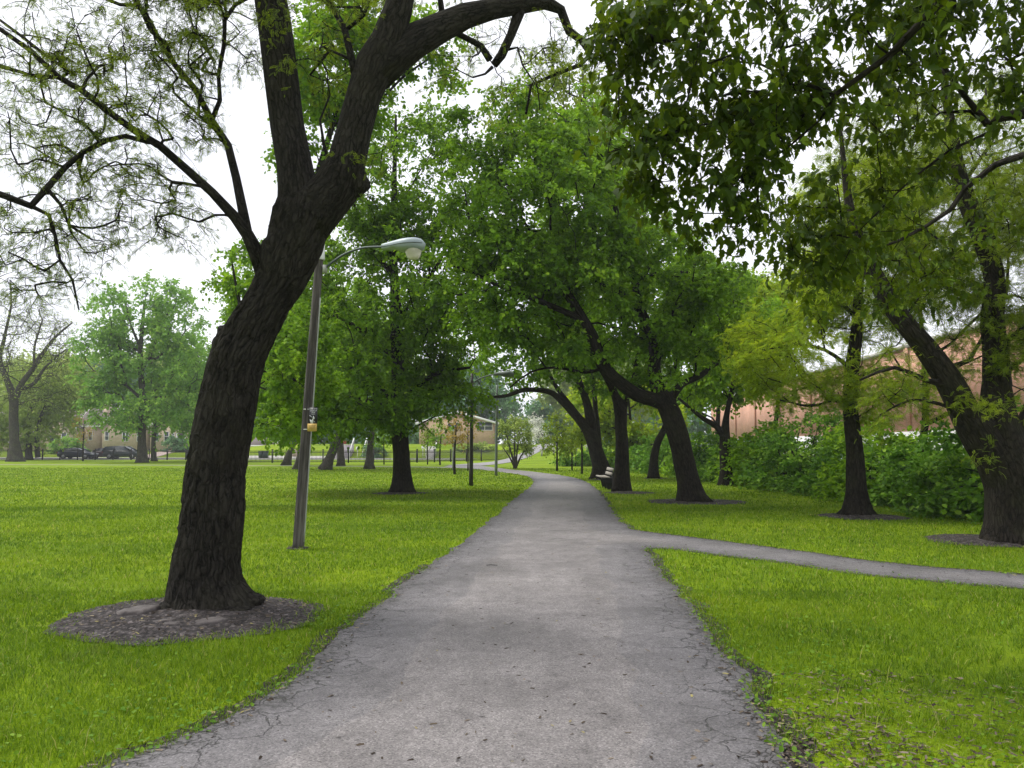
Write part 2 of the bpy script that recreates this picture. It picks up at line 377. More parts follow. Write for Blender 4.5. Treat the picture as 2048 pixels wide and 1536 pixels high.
def _frond(n=6, w=0.055, ll=0.20):
    v = []; f = []
    for i in range(n):
        y = 0.12 + 0.80 * i / (n - 1); zz = -0.35 * y * y; l = ll * (1 - 0.35 * abs(i / (n - 1) - 0.4))
        for sgn in (1, -1):
            b = len(v); x0 = 0.01 * sgn
            v += [(x0, y, zz), (sgn * l * .5, y + .02 + w, zz + .03), (sgn * l, y + .07, zz - .03), (sgn * l * .5, y + .05 - w, zz + .03)]
            f.append((b, b + 3, b + 2, b + 1) if sgn > 0 else (b, b + 1, b + 2, b + 3))
    b = len(v); v += [(-.012, 0, 0), (.012, 0, 0), (.006, .95, -.32), (-.006, .95, -.32)]; f.append((b, b + 1, b + 2, b + 3))
    return v, f
LEAF_FROND = _frond(6, .075, .27); LEAF_FROND5 = _frond(5, 0.095, 0.34)
KIND = {'fold': LEAF_FOLD, 'near': LEAF_NEAR, 'frond': LEAF_FROND, 'frond5': LEAF_FROND5}

def lump_disp(flare=0.55, fl=0.30, amp=0.05, lobes=5, ph=0.0, bottom=True):
    def f(R, a, seg, pts):
        hh = pts[:, 2] - pts[0, 2] if bottom else seg + 99
        e = np.exp(-np.maximum(hh, 0) / fl)[:, None]
        lob = 0.55 + 0.45 * np.cos(lobes * a + ph)[None] + 0.25 * np.cos((lobes - 2) * a + 1.7 * ph)[None]
        R = R * (1 + flare * e * lob)
        R = R * (1 + amp * np.sin(2 * a[None] + seg[:, None] * 1.9 + ph) + amp * 0.7 * np.sin(3 * a[None] - seg[:, None] * 3.1 + 2 * ph) + amp * .5 * np.sin(5 * a[None] + seg[:, None] * 5.3))
        return R
    return f

def make_tree(name, label, limbs, blobs, n, kind='fold', size=0.14, K=8, q=7, tw=0.55, mat='leaf_maple', bark='bark',
              group=None, alpha=0.35, droop=0.35, up=0.15, gap=-0.12, gs=1.6, seed=1, flare=0.45, fl=0.30, rtip=0.007, tside=3,
              cat='tree', sides=14, minz=1.5, nup=1.0, leafdown=0.5, step=0.4, tipw=0.0035, world=False, trunk_disp=None, trunk_ds=0.2, shell=0.26, crown_name='crown', leafless=0.0, wobk=0.04, flat=0.7, vary=(0.65, 1.2)):
    rng = np.random.default_rng(seed)
    tr = MB(); br = MB(); cr = MB()
    pos = []; par = []; rad = []; plen = []; man = []
    conv = (lambda t: np.array(t[:3], float)) if world else (lambda t: P(t[0], t[1], t[2]))
    crad = (lambda t: t[3]) if world else (lambda t: M(t[3], t[2]) / 2)
    base = None
    for li, L in enumerate(limbs):
        p = np.array([conv(t) for t in L]); r = np.array([crad(t) for t in L])
        if li == 0:
            gz = float(H(p[0][0], p[0][1])); p[0][2] = gz - 0.06; base = np.array([p[0][0], p[0][1], gz])
        pp, rr = resample(p, r, trunk_ds if li == 0 else 0.25 if p[0][1] < 45 else 0.5)
        par0 = -1
        if li > 0:
            A = np.array(pos); par0 = int(np.argmin(np.linalg.norm(A - pp[0], axis=1)))
        for i in range(len(pp)):
            par.append(par0 if i == 0 else len(pos) - 1); pos.append(pp[i]); rad.append(rr[i]); man.append(1)
            plen.append(0.0 if par[-1] < 0 else plen[par[-1]] + float(np.linalg.norm(pp[i] - pos[par[-1]])))
        big = rr.max() > 0.04
        d = (trunk_disp if trunk_disp is not None else lump_disp(flare, fl, 0.045, 5, seed * 1.3)) if li == 0 else (lump_disp(0, 1, 0.04, 5, seed + li, False) if big else None)
        tr.tube(pp, rr, (sides if li == 0 else max(6, int(sides * 0.7)) if big else 6), disp=d)
    nm = len(pos)
    # clump centres
    W = np.array([b[6] if len(b) > 6 else M(b[3], b[2]) * M(b[4], b[2]) * b[5] for b in blobs] if not world else [b[6] if len(b) > 6 else b[3] * b[4] * b[5] for b in blobs]); W = W / W.sum()
    cs = []; od = []
    tries = 0; NP_ = np.array(pos); NR_ = np.array(rad); NP_ = NP_[NR_ > .02] if (NR_ > .02).any() else NP_; NR_ = NR_[NR_ > .02] if (NR_ > .02).any() else NR_; clear = kind != 'fold'
    while len(cs) < n and tries < n * 30:
        tries += 1
        b = blobs[rng.choice(len(blobs), p=W)]
        c = conv(b); rx, rz = (b[3], b[4]) if world else (M(b[3], b[2]), M(b[4], b[2])); ry = b[5]
        d = rng.normal(size=3); d /= np.linalg.norm(d); rr_ = rng.random() ** shell
        o = d * rr_ * np.array([rx, ry, rz]); x = c + o
        if x[2] < float(H(x[0], x[1])) + minz: continue
        if mnoise.noise(Vector(tuple(x / gs)) + Vector((seed * 3.7, 0, 0))) < gap: continue
        if clear and np.min(np.linalg.norm(NP_ - x, axis=1) - NR_ * 1.6) < 0.13: continue
        cs.append(x); od.append(unit(o / np.array([rx, ry, rz])))
    cs = np.array(cs); od = np.array(od)
    cap_n = nm + n * 14
    A = np.zeros((cap_n, 3)); A[:nm] = pos; PL = np.zeros(cap_n); PL[:nm] = plen; PR = np.full(cap_n, -1); PR[:nm] = par
    OK = np.ones(cap_n, bool); OK[:nm] = np.array(pos)[:, 2] > base[2] + minz * 0.8
    OKf = OK[:nm]
    if not OKf.any(): OK[nm - 1] = True
    order = np.argsort([np.min(np.linalg.norm(A[:nm] - c, axis=1)) for c in cs])
    N = nm; chains = []; tip = np.zeros(cap_n, int); ends = np.zeros(len(cs), int)
    for ci in order:
        c = cs[ci]
        cost = np.linalg.norm(A[:N] - c, axis=1) + alpha * PL[:N]; cost[~OK[:N]] = 1e9
        # prefer joints below the leaf mass
        cost += np.maximum(0, A[:N, 2] - c[2]) * 0.6
        j = int(np.argmin(cost)); s = A[j]; dist = float(np.linalg.norm(c - s))
        k = PR[j]; pd = unit(s - A[k]) if k >= 0 else np.array([0, 0, 1.0])
        ctrl = s + (pd * 0.45 + unit(c - s) * 0.55 + np.array([0, 0, up])) * dist * 0.5
        m = int(min(12, max(1, round(dist / step))))
        ids = [j]
        for i in range(1, m + 1):
            t = i / m; x = (1 - t) ** 2 * s + 2 * t * (1 - t) * ctrl + t * t * c
            if i < m: x = x + rng.normal(size=3) * 0.05 * min(1, dist) * (0.5 + step)
            A[N] = x; PR[N] = ids[-1]; PL[N] = PL[ids[-1]] + dist / m; OK[N] = True
            ids.append(N); N += 1
            if N >= cap_n - 14: break
        chains.append(ids); ends[ci] = ids[-1]
        u = ids[-1]
        while u >= 0: tip[u] += 1; u = PR[u]
        if N >= cap_n - 14: break
    RR = rtip * np.maximum(tip, 1) ** 0.45
    RM = np.array(rad)
    for ids in chains:
        r = RR[ids].copy()
        if ids[0] < nm: r[0] = min(RM[ids[0]] * 0.75, max(r[1] * 1.35, 0.004))
        else: r[0] = min(r[0], r[1] * 1.25)
        for k in range(1, len(r)): r[k] = min(r[k], r[k - 1])
        br.tube(A[ids], r, 5 if r[0] > 0.015 else 4, cap=False)
    # twigs and leaves
    used = ends > 0; cs2 = cs[used]; od2 = od[used]; n2 = len(cs2)
    nt = n2 * K
    st = np.repeat(cs2, K, 0) + rng.normal(size=(nt, 3)) * tw * 0.16
    d = unit(0.45 * np.repeat(od2, K, 0) + rng.normal(size=(nt, 3)) * 0.75 + np.array([0, 0, 0.12]))
    d[:, 2] *= flat; d = unit(d)
    ln = tw * rng.uniform(0.5, 1.1, nt)
    def along(t):
        return st + d * (ln * t)[:, None] + np.array([0, 0, -1.0]) * (ln * t * t * droop)[:, None]
    if tside:
        ts = [0, .35, .7, 1.0]; pts = np.stack([along(np.full(nt, t)) for t in ts], 1)
        wob = rng.normal(size=pts.shape) * tw * wobk; wob[:, 0] = 0; pts = pts + wob
        pr = np.array([1, .8, .55, .25]) * tipw
        e1 = unit(np.cross(d, np.array([.3, .2, 1]))); e2 = unit(np.cross(d, e1))
        ang = np.arange(3) * 2 * PI / 3
        off = e1[:, None, None] * np.cos(ang)[None, None, :, None] + e2[:, None, None] * np.sin(ang)[None, None, :, None]
        v = pts[:, :, None] + off * pr[None, :, None, None]
        ii = np.arange(3)[:, None] * 3; jj = np.arange(3)[None]; kk = (np.arange(3) + 1) % 3
        f = np.stack([ii + jj, ii + kk[None], ii + 3 + kk[None], ii + 3 + jj], -1).reshape(-1, 4)
        loops = (np.arange(nt)[:, None] * 12 + f.ravel()[None]).ravel()
        br.add(v.reshape(-1, 3), loops, np.full(nt * 9, 4), 1)
    if q > 0:
        nl = nt * q
        t = rng.uniform(0.12, 1.05, nl); ix = np.repeat(np.arange(nt), q)
        lp = st[ix] + d[ix] * (ln[ix] * t)[:, None] + np.array([0, 0, -1.0]) * (ln[ix] * t * t * droop)[:, None] + rng.normal(size=(nl, 3)) * size * 0.25
        Y = unit(d[ix] * 0.5 + rng.normal(size=(nl, 3)) * 0.7 + np.array([0, 0, -leafdown]))
        Z0 = unit(np.array([0, 0, nup]) + rng.normal(size=(nl, 3)) * 0.42 + 0.45 * np.repeat(od2 + rng.normal(size=od2.shape) * .5, K * q, 0))
        X = unit(np.cross(Y, Z0)); Z = np.cross(X, Y)
        tv, tf = KIND[kind]
        crn = np.clip(np.repeat(rng.normal(0.45, 0.20, n2), K * q) + rng.normal(0, 0.15, nl), 0, 1)
        keep = rng.random(nl) > leafless
        cr.inst(tv, tf, lp[keep], X[keep], Y[keep], Z[keep], (size * rng.uniform(*vary, nl))[keep], rnd=crn[keep])
    root = thing(name, label, cat, base, 0, group)
    o = tr.build('trunk', MAT[bark], root, True, base)
    if br.v: br.build('branches', [MAT[bark], MAT['twig']], root, True, base)
    if cr.v: cr.build(crown_name, MAT[mat], root, False, base)
    return root

def gy(px, py, z=0.0): return float(G(px, py, z)[1])

# --- leaning honey locust in the foreground: furrowed bark displaced in the mesh itself
def main_disp(R, a, seg, pts):
    h = pts[:, 2]
    e = np.exp(-np.maximum(h, 0) / 0.16)[:, None]
    lob = 0.58 + 0.30 * np.cos(2 * a + .15)[None] + 0.26 * np.cos(5 * a + 2.6)[None] + 0.18 * np.cos(9 * a + 1.0)[None]
    R = R * (1 + 0.27 * e * np.clip(lob, 0.05, 2)) * (1 + 0.10 * np.exp(-h / 0.5)[:, None])
    out = R.copy()
    for i in range(len(pts)):
        r0 = float(R[i].mean())
        for j in range(len(a)):
            x, y, z = r0 * math.cos(a[j]), r0 * math.sin(a[j]), seg[i]
            big = mnoise.noise(Vector((x * 2.6, y * 2.6, z * 1.3))) * 0.028
            wv = mnoise.noise(Vector((x * 6, y * 6, z * 3 + 9))) * 0.10
            rid = 1 - abs(mnoise.noise(Vector((x * 17 + wv * 9, y * 17, z * 3.4 + wv * 5)))) * 2.1
            rid2 = 1 - abs(mnoise.noise(Vector((x * 34, y * 34 + wv * 6, z * 8.5)))) * 2
            out[i, j] += big + 0.024 * (rid - 0.5) + 0.010 * rid2
    return out
def burl(mb, c, r, seed, squash=(1, 1, 1)):
    n = 22; m = 28; v = []; bk = []
    for i in range(n + 1):
        th = PI * i / n
        for j in range(m):
            ph = 2 * PI * j / m; d = Vector((math.sin(th) * math.cos(ph), math.sin(th) * math.sin(ph), math.cos(th)))
            k = r * (1 + 0.28 * mnoise.noise(d * 1.6 + Vector((seed, 0, 0))) + 0.10 * mnoise.noise(d * 6 + Vector((seed, 3, 0))))
            v.append((c[0] + d.x * k * squash[0], c[1] + d.y * k * squash[1], c[2] + d.z * k * squash[2])); bk.append((d.x * r, d.y * r, d.z * r))
    f = [(i * m + j, i * m + (j + 1) % m, (i + 1) * m + (j + 1) % m, (i + 1) * m + j) for i in range(n) for j in range(m)]
    mb.poly(v, f, 0, bk=bk)

YM = gy(425, 1216)
def L_(*pts): return [tuple(p) for p in pts]
trunk_main = [(423, 1230, YM, 140), (414, 1150, YM, 121), (423, 1050, YM, 112), (431, 950, YM, 109), (448, 850, YM, 104), (463, 765, YM, 102),
              (478, 712, YM, 102), (506, 658, YM, 94), (537, 603, YM, 86), (567, 545, YM, 92), (590, 485, YM, 106), (606, 430, YM, 112), (610, 400, YM, 96)]
L_up = [(598, 450, YM, 96), (595, 380, YM, 84), (590, 330, YM + .05, 74), (575, 250, YM + .1, 68), (562, 150, YM + .1, 66), (549, 50, YM + .1, 66), (538, -20, YM, 64), (520, -160, YM, 54), (512, -330, YM - .2, 40)]
R_up = [(612, 460, YM, 90), (640, 415, YM, 96), (672, 375, YM, 94), (693, 325, YM - .03, 76), (708, 260, YM - .05, 68), (728, 190, YM - .08, 68), (752, 130, YM - .1, 78), (775, 80, YM - .1, 66), (795, 20, YM - .15, 60), (812, -60, YM - .2, 50), (825, -220, YM - .3, 36)]
R_arch = [(752, 150, YM - .1, 66), (790, 112, YM - .05, 70), (835, 80, YM, 66), (880, 56, YM + .05, 58), (930, 32, YM + .12, 50), (985, 18, YM + .2, 42), (1040, 10, YM + .3, 36), (1090, 4, YM + .4, 30), (1122, 20, YM + .5, 20), (1138, 62, YM + .5, 17), (1165, 82, YM + .5, 15), (1180, 110, YM + .55, 11), (1160, 130, YM + .6, 9), (1120, 145, YM + .6, 7), (1062, 170, YM + .6, 6), (1052, 228, YM + .6, 5)]
main_limbs = [trunk_main, L_up, R_up, R_arch,
    [(530, 545, YM, 40), (512, 505, YM - .05, 30), (494, 468, YM - .1, 24), (470, 434, YM - .12, 21), (425, 385, YM - .2, 18), (375, 340, YM - .3, 17), (320, 292, YM - .4, 16), (270, 262, YM - .5, 15), (215, 222, YM - .6, 14), (165, 182, YM - .7, 13), (118, 155, YM - .8, 11), (60, 100, YM - .9, 10), (0, 58, YM - 1, 9), (-90, 10, YM - 1.1, 7)],
    [(494, 468, YM - .1, 22), (485, 420, YM, 19), (472, 355, YM + .1, 17), (456, 290, YM + .15, 16), (420, 235, YM + .2, 14), (392, 180, YM + .25, 13), (350, 130, YM + .3, 12), (318, 80, YM + .3, 11), (292, 30, YM + .3, 10), (255, -20, YM + .3, 9), (220, -90, YM + .3, 7)],
    [(423, 242, YM + .2, 11), (440, 200, YM + .15, 9), (437, 150, YM + .1, 8), (448, 90, YM + .1, 9), (450, 40, YM + .1, 8), (470, 10, YM, 8), (505, -10, YM, 8)],
    [(300, 285, YM - .42, 10), (250, 272, YM - .55, 10), (215, 280, YM - .65, 11), (165, 305, YM - .7, 12), (130, 335, YM - .8, 13), (95, 375, YM - .9, 15), (62, 412, YM - 1, 16), (10, 392, YM - 1.1, 14), (-80, 362, YM - 1.2, 12)],
    [(62, 412, YM - 1, 10), (98, 430, YM - .95, 8), (110, 470, YM - .9, 7), (120, 520, YM - .9, 6), (145, 560, YM - .9, 5), (158, 620, YM - .9, 3)],
    [(95, 378, YM - .9, 9), (122, 410, YM - .85, 7), (138, 450, YM - .8, 6), (185, 480, YM - .8, 4)],
    [(118, 155, YM - .8, 8), (60, 150, YM - .9, 7), (0, 130, YM - .9, 6), (-60, 150, YM - .9, 5)],
    [(150, 150, YM - .6, 6), (90, 110, YM - .6, 8), (40, 70, YM - .5, 7), (0, 40, YM - .5, 6)],
    [(1040, 20, YM + .3, 24), (1022, 70, YM + .35, 18), (1003, 110, YM + .4, 19), (988, 130, YM + .42, 16)],
    [(905, 62, YM + .1, 12), (940, 80, YM + .2, 12), (962, 92, YM + .3, 13), (980, 120, YM + .4, 15)],
    [(985, 134, YM + .42, 8), (970, 148, YM + .4, 5), (945, 155, YM + .4, 4)],
    [(1012, 100, YM + .4, 7), (1035, 95, YM + .4, 5), (1045, 130, YM + .4, 4), (1075, 175, YM + .4, 3), (1080, 220, YM + .4, 2.5)],
    [(720, 190, YM - .1, 20), (704, 120, YM - .15, 15), (690, 60, YM - .1, 13), (668, 20, YM, 11), (640, -30, YM, 9)],
    [(690, 62, YM - .1, 8), (728, 30, YM - .2, 7), (742, -10, YM - .2, 6)],
    [(704, 120, YM - .15, 7), (660, 100, YM, 6), (620, 150, YM + .1, 4)],
    [(700, 350, YM, 10), (662, 340, YM - .1, 8), (648, 290, YM - .1, 7), (640, 240, YM - .1, 5), (660, 190, YM - .1, 4)],
    [(885, 40, YM + .1, 14), (882, 10, YM, 12), (875, -40, YM, 10)],
    [(1180, 108, YM + .55, 8), (1190, 70, YM + .5, 7), (1180, 50, YM + .5, 6)],
]
tree_main = make_tree('leaning_tree', 'large leaning honey locust with furrowed dark bark in left foreground, forking before the wooden post', main_limbs,
    [(170, 190, YM - .5, 260, 190, .9), (430, 60, YM, 160, 150, .8), (90, 430, YM - .8, 170, 110, .6), (280, 420, YM - .5, 120, 110, .6),
     (640, 60, YM - .1, 120, 110, .7), (1010, 110, YM + .4, 170, 90, .5), (820, -90, YM, 300, 70, .8), (300, -120, YM - .2, 360, 120, .9), (100, 560, YM - .8, 110, 60, .3), (720, 330, YM - .2, 60, 90, .3)],
    600, 'frond', 0.066, K=6, q=6, tw=0.27, wobk=.05, flat=.6, mat='leaf_locust', bark='bark_main', alpha=0.15, droop=0.45, up=0.05, gap=-0.3, gs=.8,
    seed=3, sides=170, rtip=0.0046, tipw=0.0044, minz=2.0, step=0.13, trunk_disp=main_disp, trunk_ds=0.03, shell=0.33, nup=.7)
for nm_, c_, r_, sd_, sq_ in [('burl', P(459, 685, YM - .02), .19, 2.0, (.85, .8, 1.0)), ('burl', P(716, 366, YM - .02), .135, 5.0, (.85, .8, 1.1)), ('burl', P(565, 520, YM - .1), .22, 7.0, (1.0, .7, 1.4)), ('burl', P(622, 420, YM - .05), .25, 9.0, (1.0, .8, 1.1)),
                           ('root', P(352, 1216, YM - .14), .13, 12.0, (1.5, 1.1, .60)), ('root', P(492, 1204, YM - .02), .12, 14.0, (1.4, 1.1, .85)), ('root', P(432, 1230, YM - .33), .11, 15.0, (1.5, 1.4, .55)), ('root', P(385, 1230, YM - .30), .10, 17.0, (1.4, 1.7, .55)),
                           ('root', P(470, 1222, YM - .24), .11, 19.0, (1.4, 1.3, .6)), ('root', P(508, 1200, YM + .1), .08, 23.0, (1.3, 1.2, .8)), ('root', P(330, 1222, YM - .05), .07, 25.0, (1.8, 1.2, .5))]:
    bm_ = MB(); burl(bm_, c_, r_, sd_, sq_); bm_.build(nm_, MAT['bark_main'], tree_main, True, np.array(tree_main.location))

Y2 = gy(805, 986)
make_tree('maple_tree', 'tall dense green maple with straight black trunk on the lawn left of the path', [
    [(805, 990, Y2, 42), (804, 950, Y2, 37), (802, 900, Y2, 34), (800, 850, Y2, 32), (798, 790, Y2, 30), (795, 700, Y2, 26), (791, 600, Y2, 21), (786, 500, Y2, 17), (788, 400, Y2, 12), (790, 300, Y2, 8), (792, 230, Y2, 4)],
    [(801, 835, Y2, 15), (772, 792, Y2 - .4, 12), (745, 755, Y2 - .8, 9), (700, 735, Y2 - 1.2, 6)],
    [(801, 805, Y2, 14), (838, 770, Y2 - .3, 10), (880, 745, Y2 - .6, 8), (940, 735, Y2 - 1, 5)],
    [(797, 720, Y2, 13), (745, 680, Y2, 10), (690, 640, Y2, 8), (640, 625, Y2, 6), (590, 640, Y2, 4)],
    [(793, 640, Y2, 12), (840, 580, Y2, 9), (880, 520, Y2, 7), (905, 450, Y2, 5)],
    [(790, 560, Y2, 11), (740, 480, Y2, 8), (705, 400, Y2, 6), (690, 320, Y2, 4)],
    [(800, 815, Y2, 9), (730, 800, Y2 + .8, 7), (660, 790, Y2 + 1.2, 5), (600, 800, Y2 + 1.5, 3)]],
    [(700, 770, Y2, 215, 120, 3.6), (790, 590, Y2, 215, 180, 3.8), (800, 360, Y2, 150, 160, 2.8), (885, 665, Y2, 85, 75, 2.0), (590, 830, Y2, 95, 90, 2.2), (800, 480, Y2, 120, 100, 2), (780, 800, Y2, 200, 50, 3)],
    950, size=0.135, K=9, q=9, tw=0.58, mat='leaf_maple', seed=21, flare=0.5, fl=0.28, up=.12, droop=.4, minz=2.0, gap=0.0, gs=1.15, flat=.5)

Y3 = gy(1385, 1004)
make_tree('maple_tree', 'arching maple leaning over the path, with one long low limb reaching left across it', [
    [(1387, 1008, Y3, 58), (1376, 960, Y3, 45), (1365, 905, Y3, 40), (1352, 860, Y3, 41), (1341, 827, Y3, 42), (1328, 800, Y3, 40), (1316, 775, Y3, 31), (1309, 740, Y3, 25), (1308, 690, Y3, 22), (1295, 650, Y3, 20), (1277, 611, Y3, 19), (1272, 572, Y3, 17), (1258, 525, Y3, 12), (1235, 430, Y3, 9), (1220, 330, Y3, 5)],
    [(1345, 812, Y3, 36), (1309, 799, Y3 - .1, 30), (1275, 790, Y3 - .2, 27), (1241, 766, Y3 - .4, 26), (1214, 741, Y3 - .6, 26), (1197, 711, Y3 - .8, 25), (1188, 677, Y3 - 1, 22), (1162, 630, Y3 - 1.1, 19), (1123, 572, Y3 - 1.2, 17), (1092, 540, Y3 - 1.2, 15), (1065, 517, Y3 - 1.3, 12), (1045, 490, Y3 - 1.3, 9), (1030, 440, Y3 - 1.4, 6)],
    [(1170, 645, Y3 - 1.1, 12), (1145, 630, Y3 - 1.2, 12), (1100, 611, Y3 - 1.3, 12), (1045, 587, Y3 - 1.5, 11), (998, 572, Y3 - 1.6, 8), (951, 548, Y3 - 1.8, 7), (900, 529, Y3 - 2, 5)],
    [(1100, 580, Y3 - 1.2, 9), (1070, 558, Y3 - 1.3, 8), (1037, 554, Y3 - 1.4, 8), (1005, 563, Y3 - 1.5, 7), (972, 582, Y3 - 1.6, 5), (915, 590, Y3 - 1.7, 4)],
    [(1020, 577, Y3 - 1.5, 9), (1000, 550, Y3 - 1.5, 8), (983, 529, Y3 - 1.5, 8), (967, 490, Y3 - 1.5, 7), (940, 443, Y3 - 1.5, 5), (930, 380, Y3 - 1.5, 3)],
    [(1340, 800, Y3, 20), (1362, 770, Y3 + .3, 14), (1400, 752, Y3 + .6, 12), (1440, 722, Y3 + .9, 9), (1500, 700, Y3 + 1, 6)],
    [(1277, 620, Y3, 12), (1240, 585, Y3 + .3, 10), (1190, 560, Y3 + .6, 8), (1160, 520, Y3 + .8, 6)],
    [(1210, 735, Y3 - .6, 7), (1170, 745, Y3 - 1, 6), (1110, 735, Y3 - 1.4, 5), (1060, 745, Y3 - 1.8, 4), (1020, 775, Y3 - 2, 3)],
    [(1272, 560, Y3, 9), (1320, 545, Y3 - .3, 7), (1380, 545, Y3 - .5, 5)]],
    [(1090, 430, Y3 - 1, 210, 165, 3), (1210, 560, Y3, 250, 130, 3), (1000, 570, Y3 - 1.6, 135, 130, 2), (1040, 280, Y3, 150, 110, 2.2), (1380, 600, Y3 + .4, 120, 130, 2.4), (1350, 740, Y3 - .4, 120, 55, 1.8), (950, 635, Y3 - 1.8, 65, 45, 1.4), (1130, 700, Y3 - 1, 80, 40, 1.3)],
    900, size=0.125, K=9, q=9, tw=0.52, mat='leaf_maple', seed=33, flare=0.5, fl=0.28, up=.1, droop=.4, minz=2.0, gap=0.07, gs=1.0, flat=.5)

Y4 = gy(1243, 983)
make_tree('maple_tree', 'upright forked tree immediately behind the park bench', [
    [(1243, 986, Y4, 36), (1244, 940, Y4, 29), (1244, 900, Y4, 26), (1242, 850, Y4, 25), (1241, 818, Y4, 27), (1230, 790, Y4, 16), (1216, 760, Y4, 13), (1197, 728, Y4, 11), (1180, 690, Y4, 9), (1165, 620, Y4, 7), (1160, 520, Y4, 5), (1165, 420, Y4, 3)],
    [(1243, 820, Y4, 20), (1254, 792, Y4, 13), (1266, 765, Y4, 11), (1274, 720, Y4, 9), (1284, 640, Y4, 6)]],
    [(1220, 620, Y4, 150, 95, 2.6), (1180, 430, Y4, 120, 160, 2.4), (1175, 270, Y4, 100, 90, 2), (1300, 520, Y4, 110, 90, 2.2)],
    330, size=0.145, K=8, q=9, tw=0.6, mat='leaf_mapleb', seed=44, flare=0.4, gap=-0.1, gs=1.3)

Y5 = gy(1203, 958)
make_tree('maple_tree', 'low forked tree whose slanting limbs lean left over the bend of the path', [
    [(1204, 961, Y5, 44), (1200, 930, Y5, 33), (1190, 895, Y5, 29), (1181, 868, Y5, 27), (1156, 836, Y5, 17), (1122, 801, Y5, 14), (1096, 783, Y5, 11), (1050, 780, Y5, 9), (1010, 792, Y5, 7), (960, 795, Y5, 5)],
    [(1181, 866, Y5, 14), (1152, 826, Y5 + .4, 12), (1118, 782, Y5 + .5, 9), (1100, 750, Y5 + .5, 7), (1080, 700, Y5 + .5, 5)],
    [(1186, 880, Y5, 20), (1181, 840, Y5, 20), (1172, 800, Y5, 16), (1160, 768, Y5, 14), (1148, 732, Y5, 12), (1140, 690, Y5, 9), (1122, 620, Y5, 7), (1110, 540, Y5, 4)]],
    [(1120, 680, Y5, 130, 75, 3), (1150, 560, Y5, 120, 90, 3), (1000, 750, Y5, 85, 42, 2), (940, 700, Y5, 70, 40, 2), (1210, 740, Y5, 60, 50, 2)],
    330, size=0.19, K=7, q=8, tw=0.75, mat='leaf_maple', seed=55, flare=0.4, gap=-0.15, gs=1.6)

Y6 = gy(1309, 957)
make_tree('slanting_tree', 'dark trunk slanting right before the hedge, between bench tree and arching maple', [
    [(1307, 958, Y6, 24), (1308, 920, Y6, 17), (1315, 885, Y6, 14), (1330, 855, Y6, 12), (1345, 800, Y6, 9), (1352, 700, Y6, 6)]],
    [(1370, 730, Y6, 120, 75, 2.6), (1400, 610, Y6, 110, 90, 2.6)], 240, size=0.2, K=7, q=7, tw=0.8, mat='leaf_maple', seed=66, gs=1.8)

Y7 = gy(1452, 971)
make_tree('forked_tree', 'dark trunk at the hedge edge with one limb reaching left toward the arching maple', [
    [(1453, 975, Y7, 30), (1451, 930, Y7, 22), (1450, 875, Y7, 20), (1453, 830, Y7, 12), (1464, 780, Y7, 9), (1472, 700, Y7, 7), (1470, 620, Y7, 4)],
    [(1449, 872, Y7, 16), (1432, 852, Y7, 12), (1408, 838, Y7, 10), (1385, 820, Y7, 7), (1350, 790, Y7, 4)]],
    [(1460, 640, Y7, 120, 95, 2.4), (1440, 755, Y7, 90, 40, 1.8)], 260, size=0.18, K=7, q=7, tw=0.66, mat='leaf_mapleb', seed=77, gs=1.4)

Y8 = gy(1713, 1032)
make_tree('honey_locust', 'slender upright honey locust with yellow-green foliage on the right lawn, in bare soil', [
    [(1715, 1036, Y8, 60), (1713, 980, Y8, 38), (1710, 910, Y8, 33), (1703, 845, Y8, 31), (1701, 780, Y8, 28), (1706, 720, Y8, 26), (1713, 660, Y8, 22), (1720, 560, Y8, 17), (1735, 470, Y8, 13), (1762, 380, Y8, 8), (1780, 300, Y8, 4)],
    [(1703, 800, Y8, 9), (1670, 800, Y8 - .3, 6), (1620, 812, Y8 - .6, 5), (1560, 800, Y8 - .9, 3)],
    [(1706, 740, Y8, 10), (1650, 700, Y8 - .3, 7), (1590, 690, Y8 - .5, 5), (1530, 700, Y8 - .6, 3)],
    [(1706, 760, Y8, 8), (1750, 740, Y8 - .3, 6), (1800, 735, Y8 - .4, 4), (1860, 770, Y8 - .5, 3)],
    [(1715, 640, Y8, 9), (1660, 580, Y8, 7), (1610, 540, Y8, 5)],
    [(1722, 540, Y8, 9), (1780, 470, Y8, 6), (1830, 420, Y8, 4)],
    [(1730, 490, Y8, 8), (1680, 420, Y8, 6), (1640, 380, Y8, 4)]],
    [(1620, 690, Y8, 165, 95, 1.7), (1600, 780, Y8, 110, 45, 1.2), (1740, 560, Y8, 150, 130, 1.7), (1770, 790, Y8 - .3, 120, 55, 1.1), (1720, 400, Y8, 130, 90, 1.4)],
    560, 'frond5', 0.125, K=9, q=6, tw=0.42, leafdown=.05, nup=1.4, flat=.4, mat='leaf_locust_y', seed=88, flare=0.6, fl=0.14, up=.05, droop=.35, rtip=.0045, tipw=.003, gap=-0.15, gs=.9, step=.25, minz=1.4)

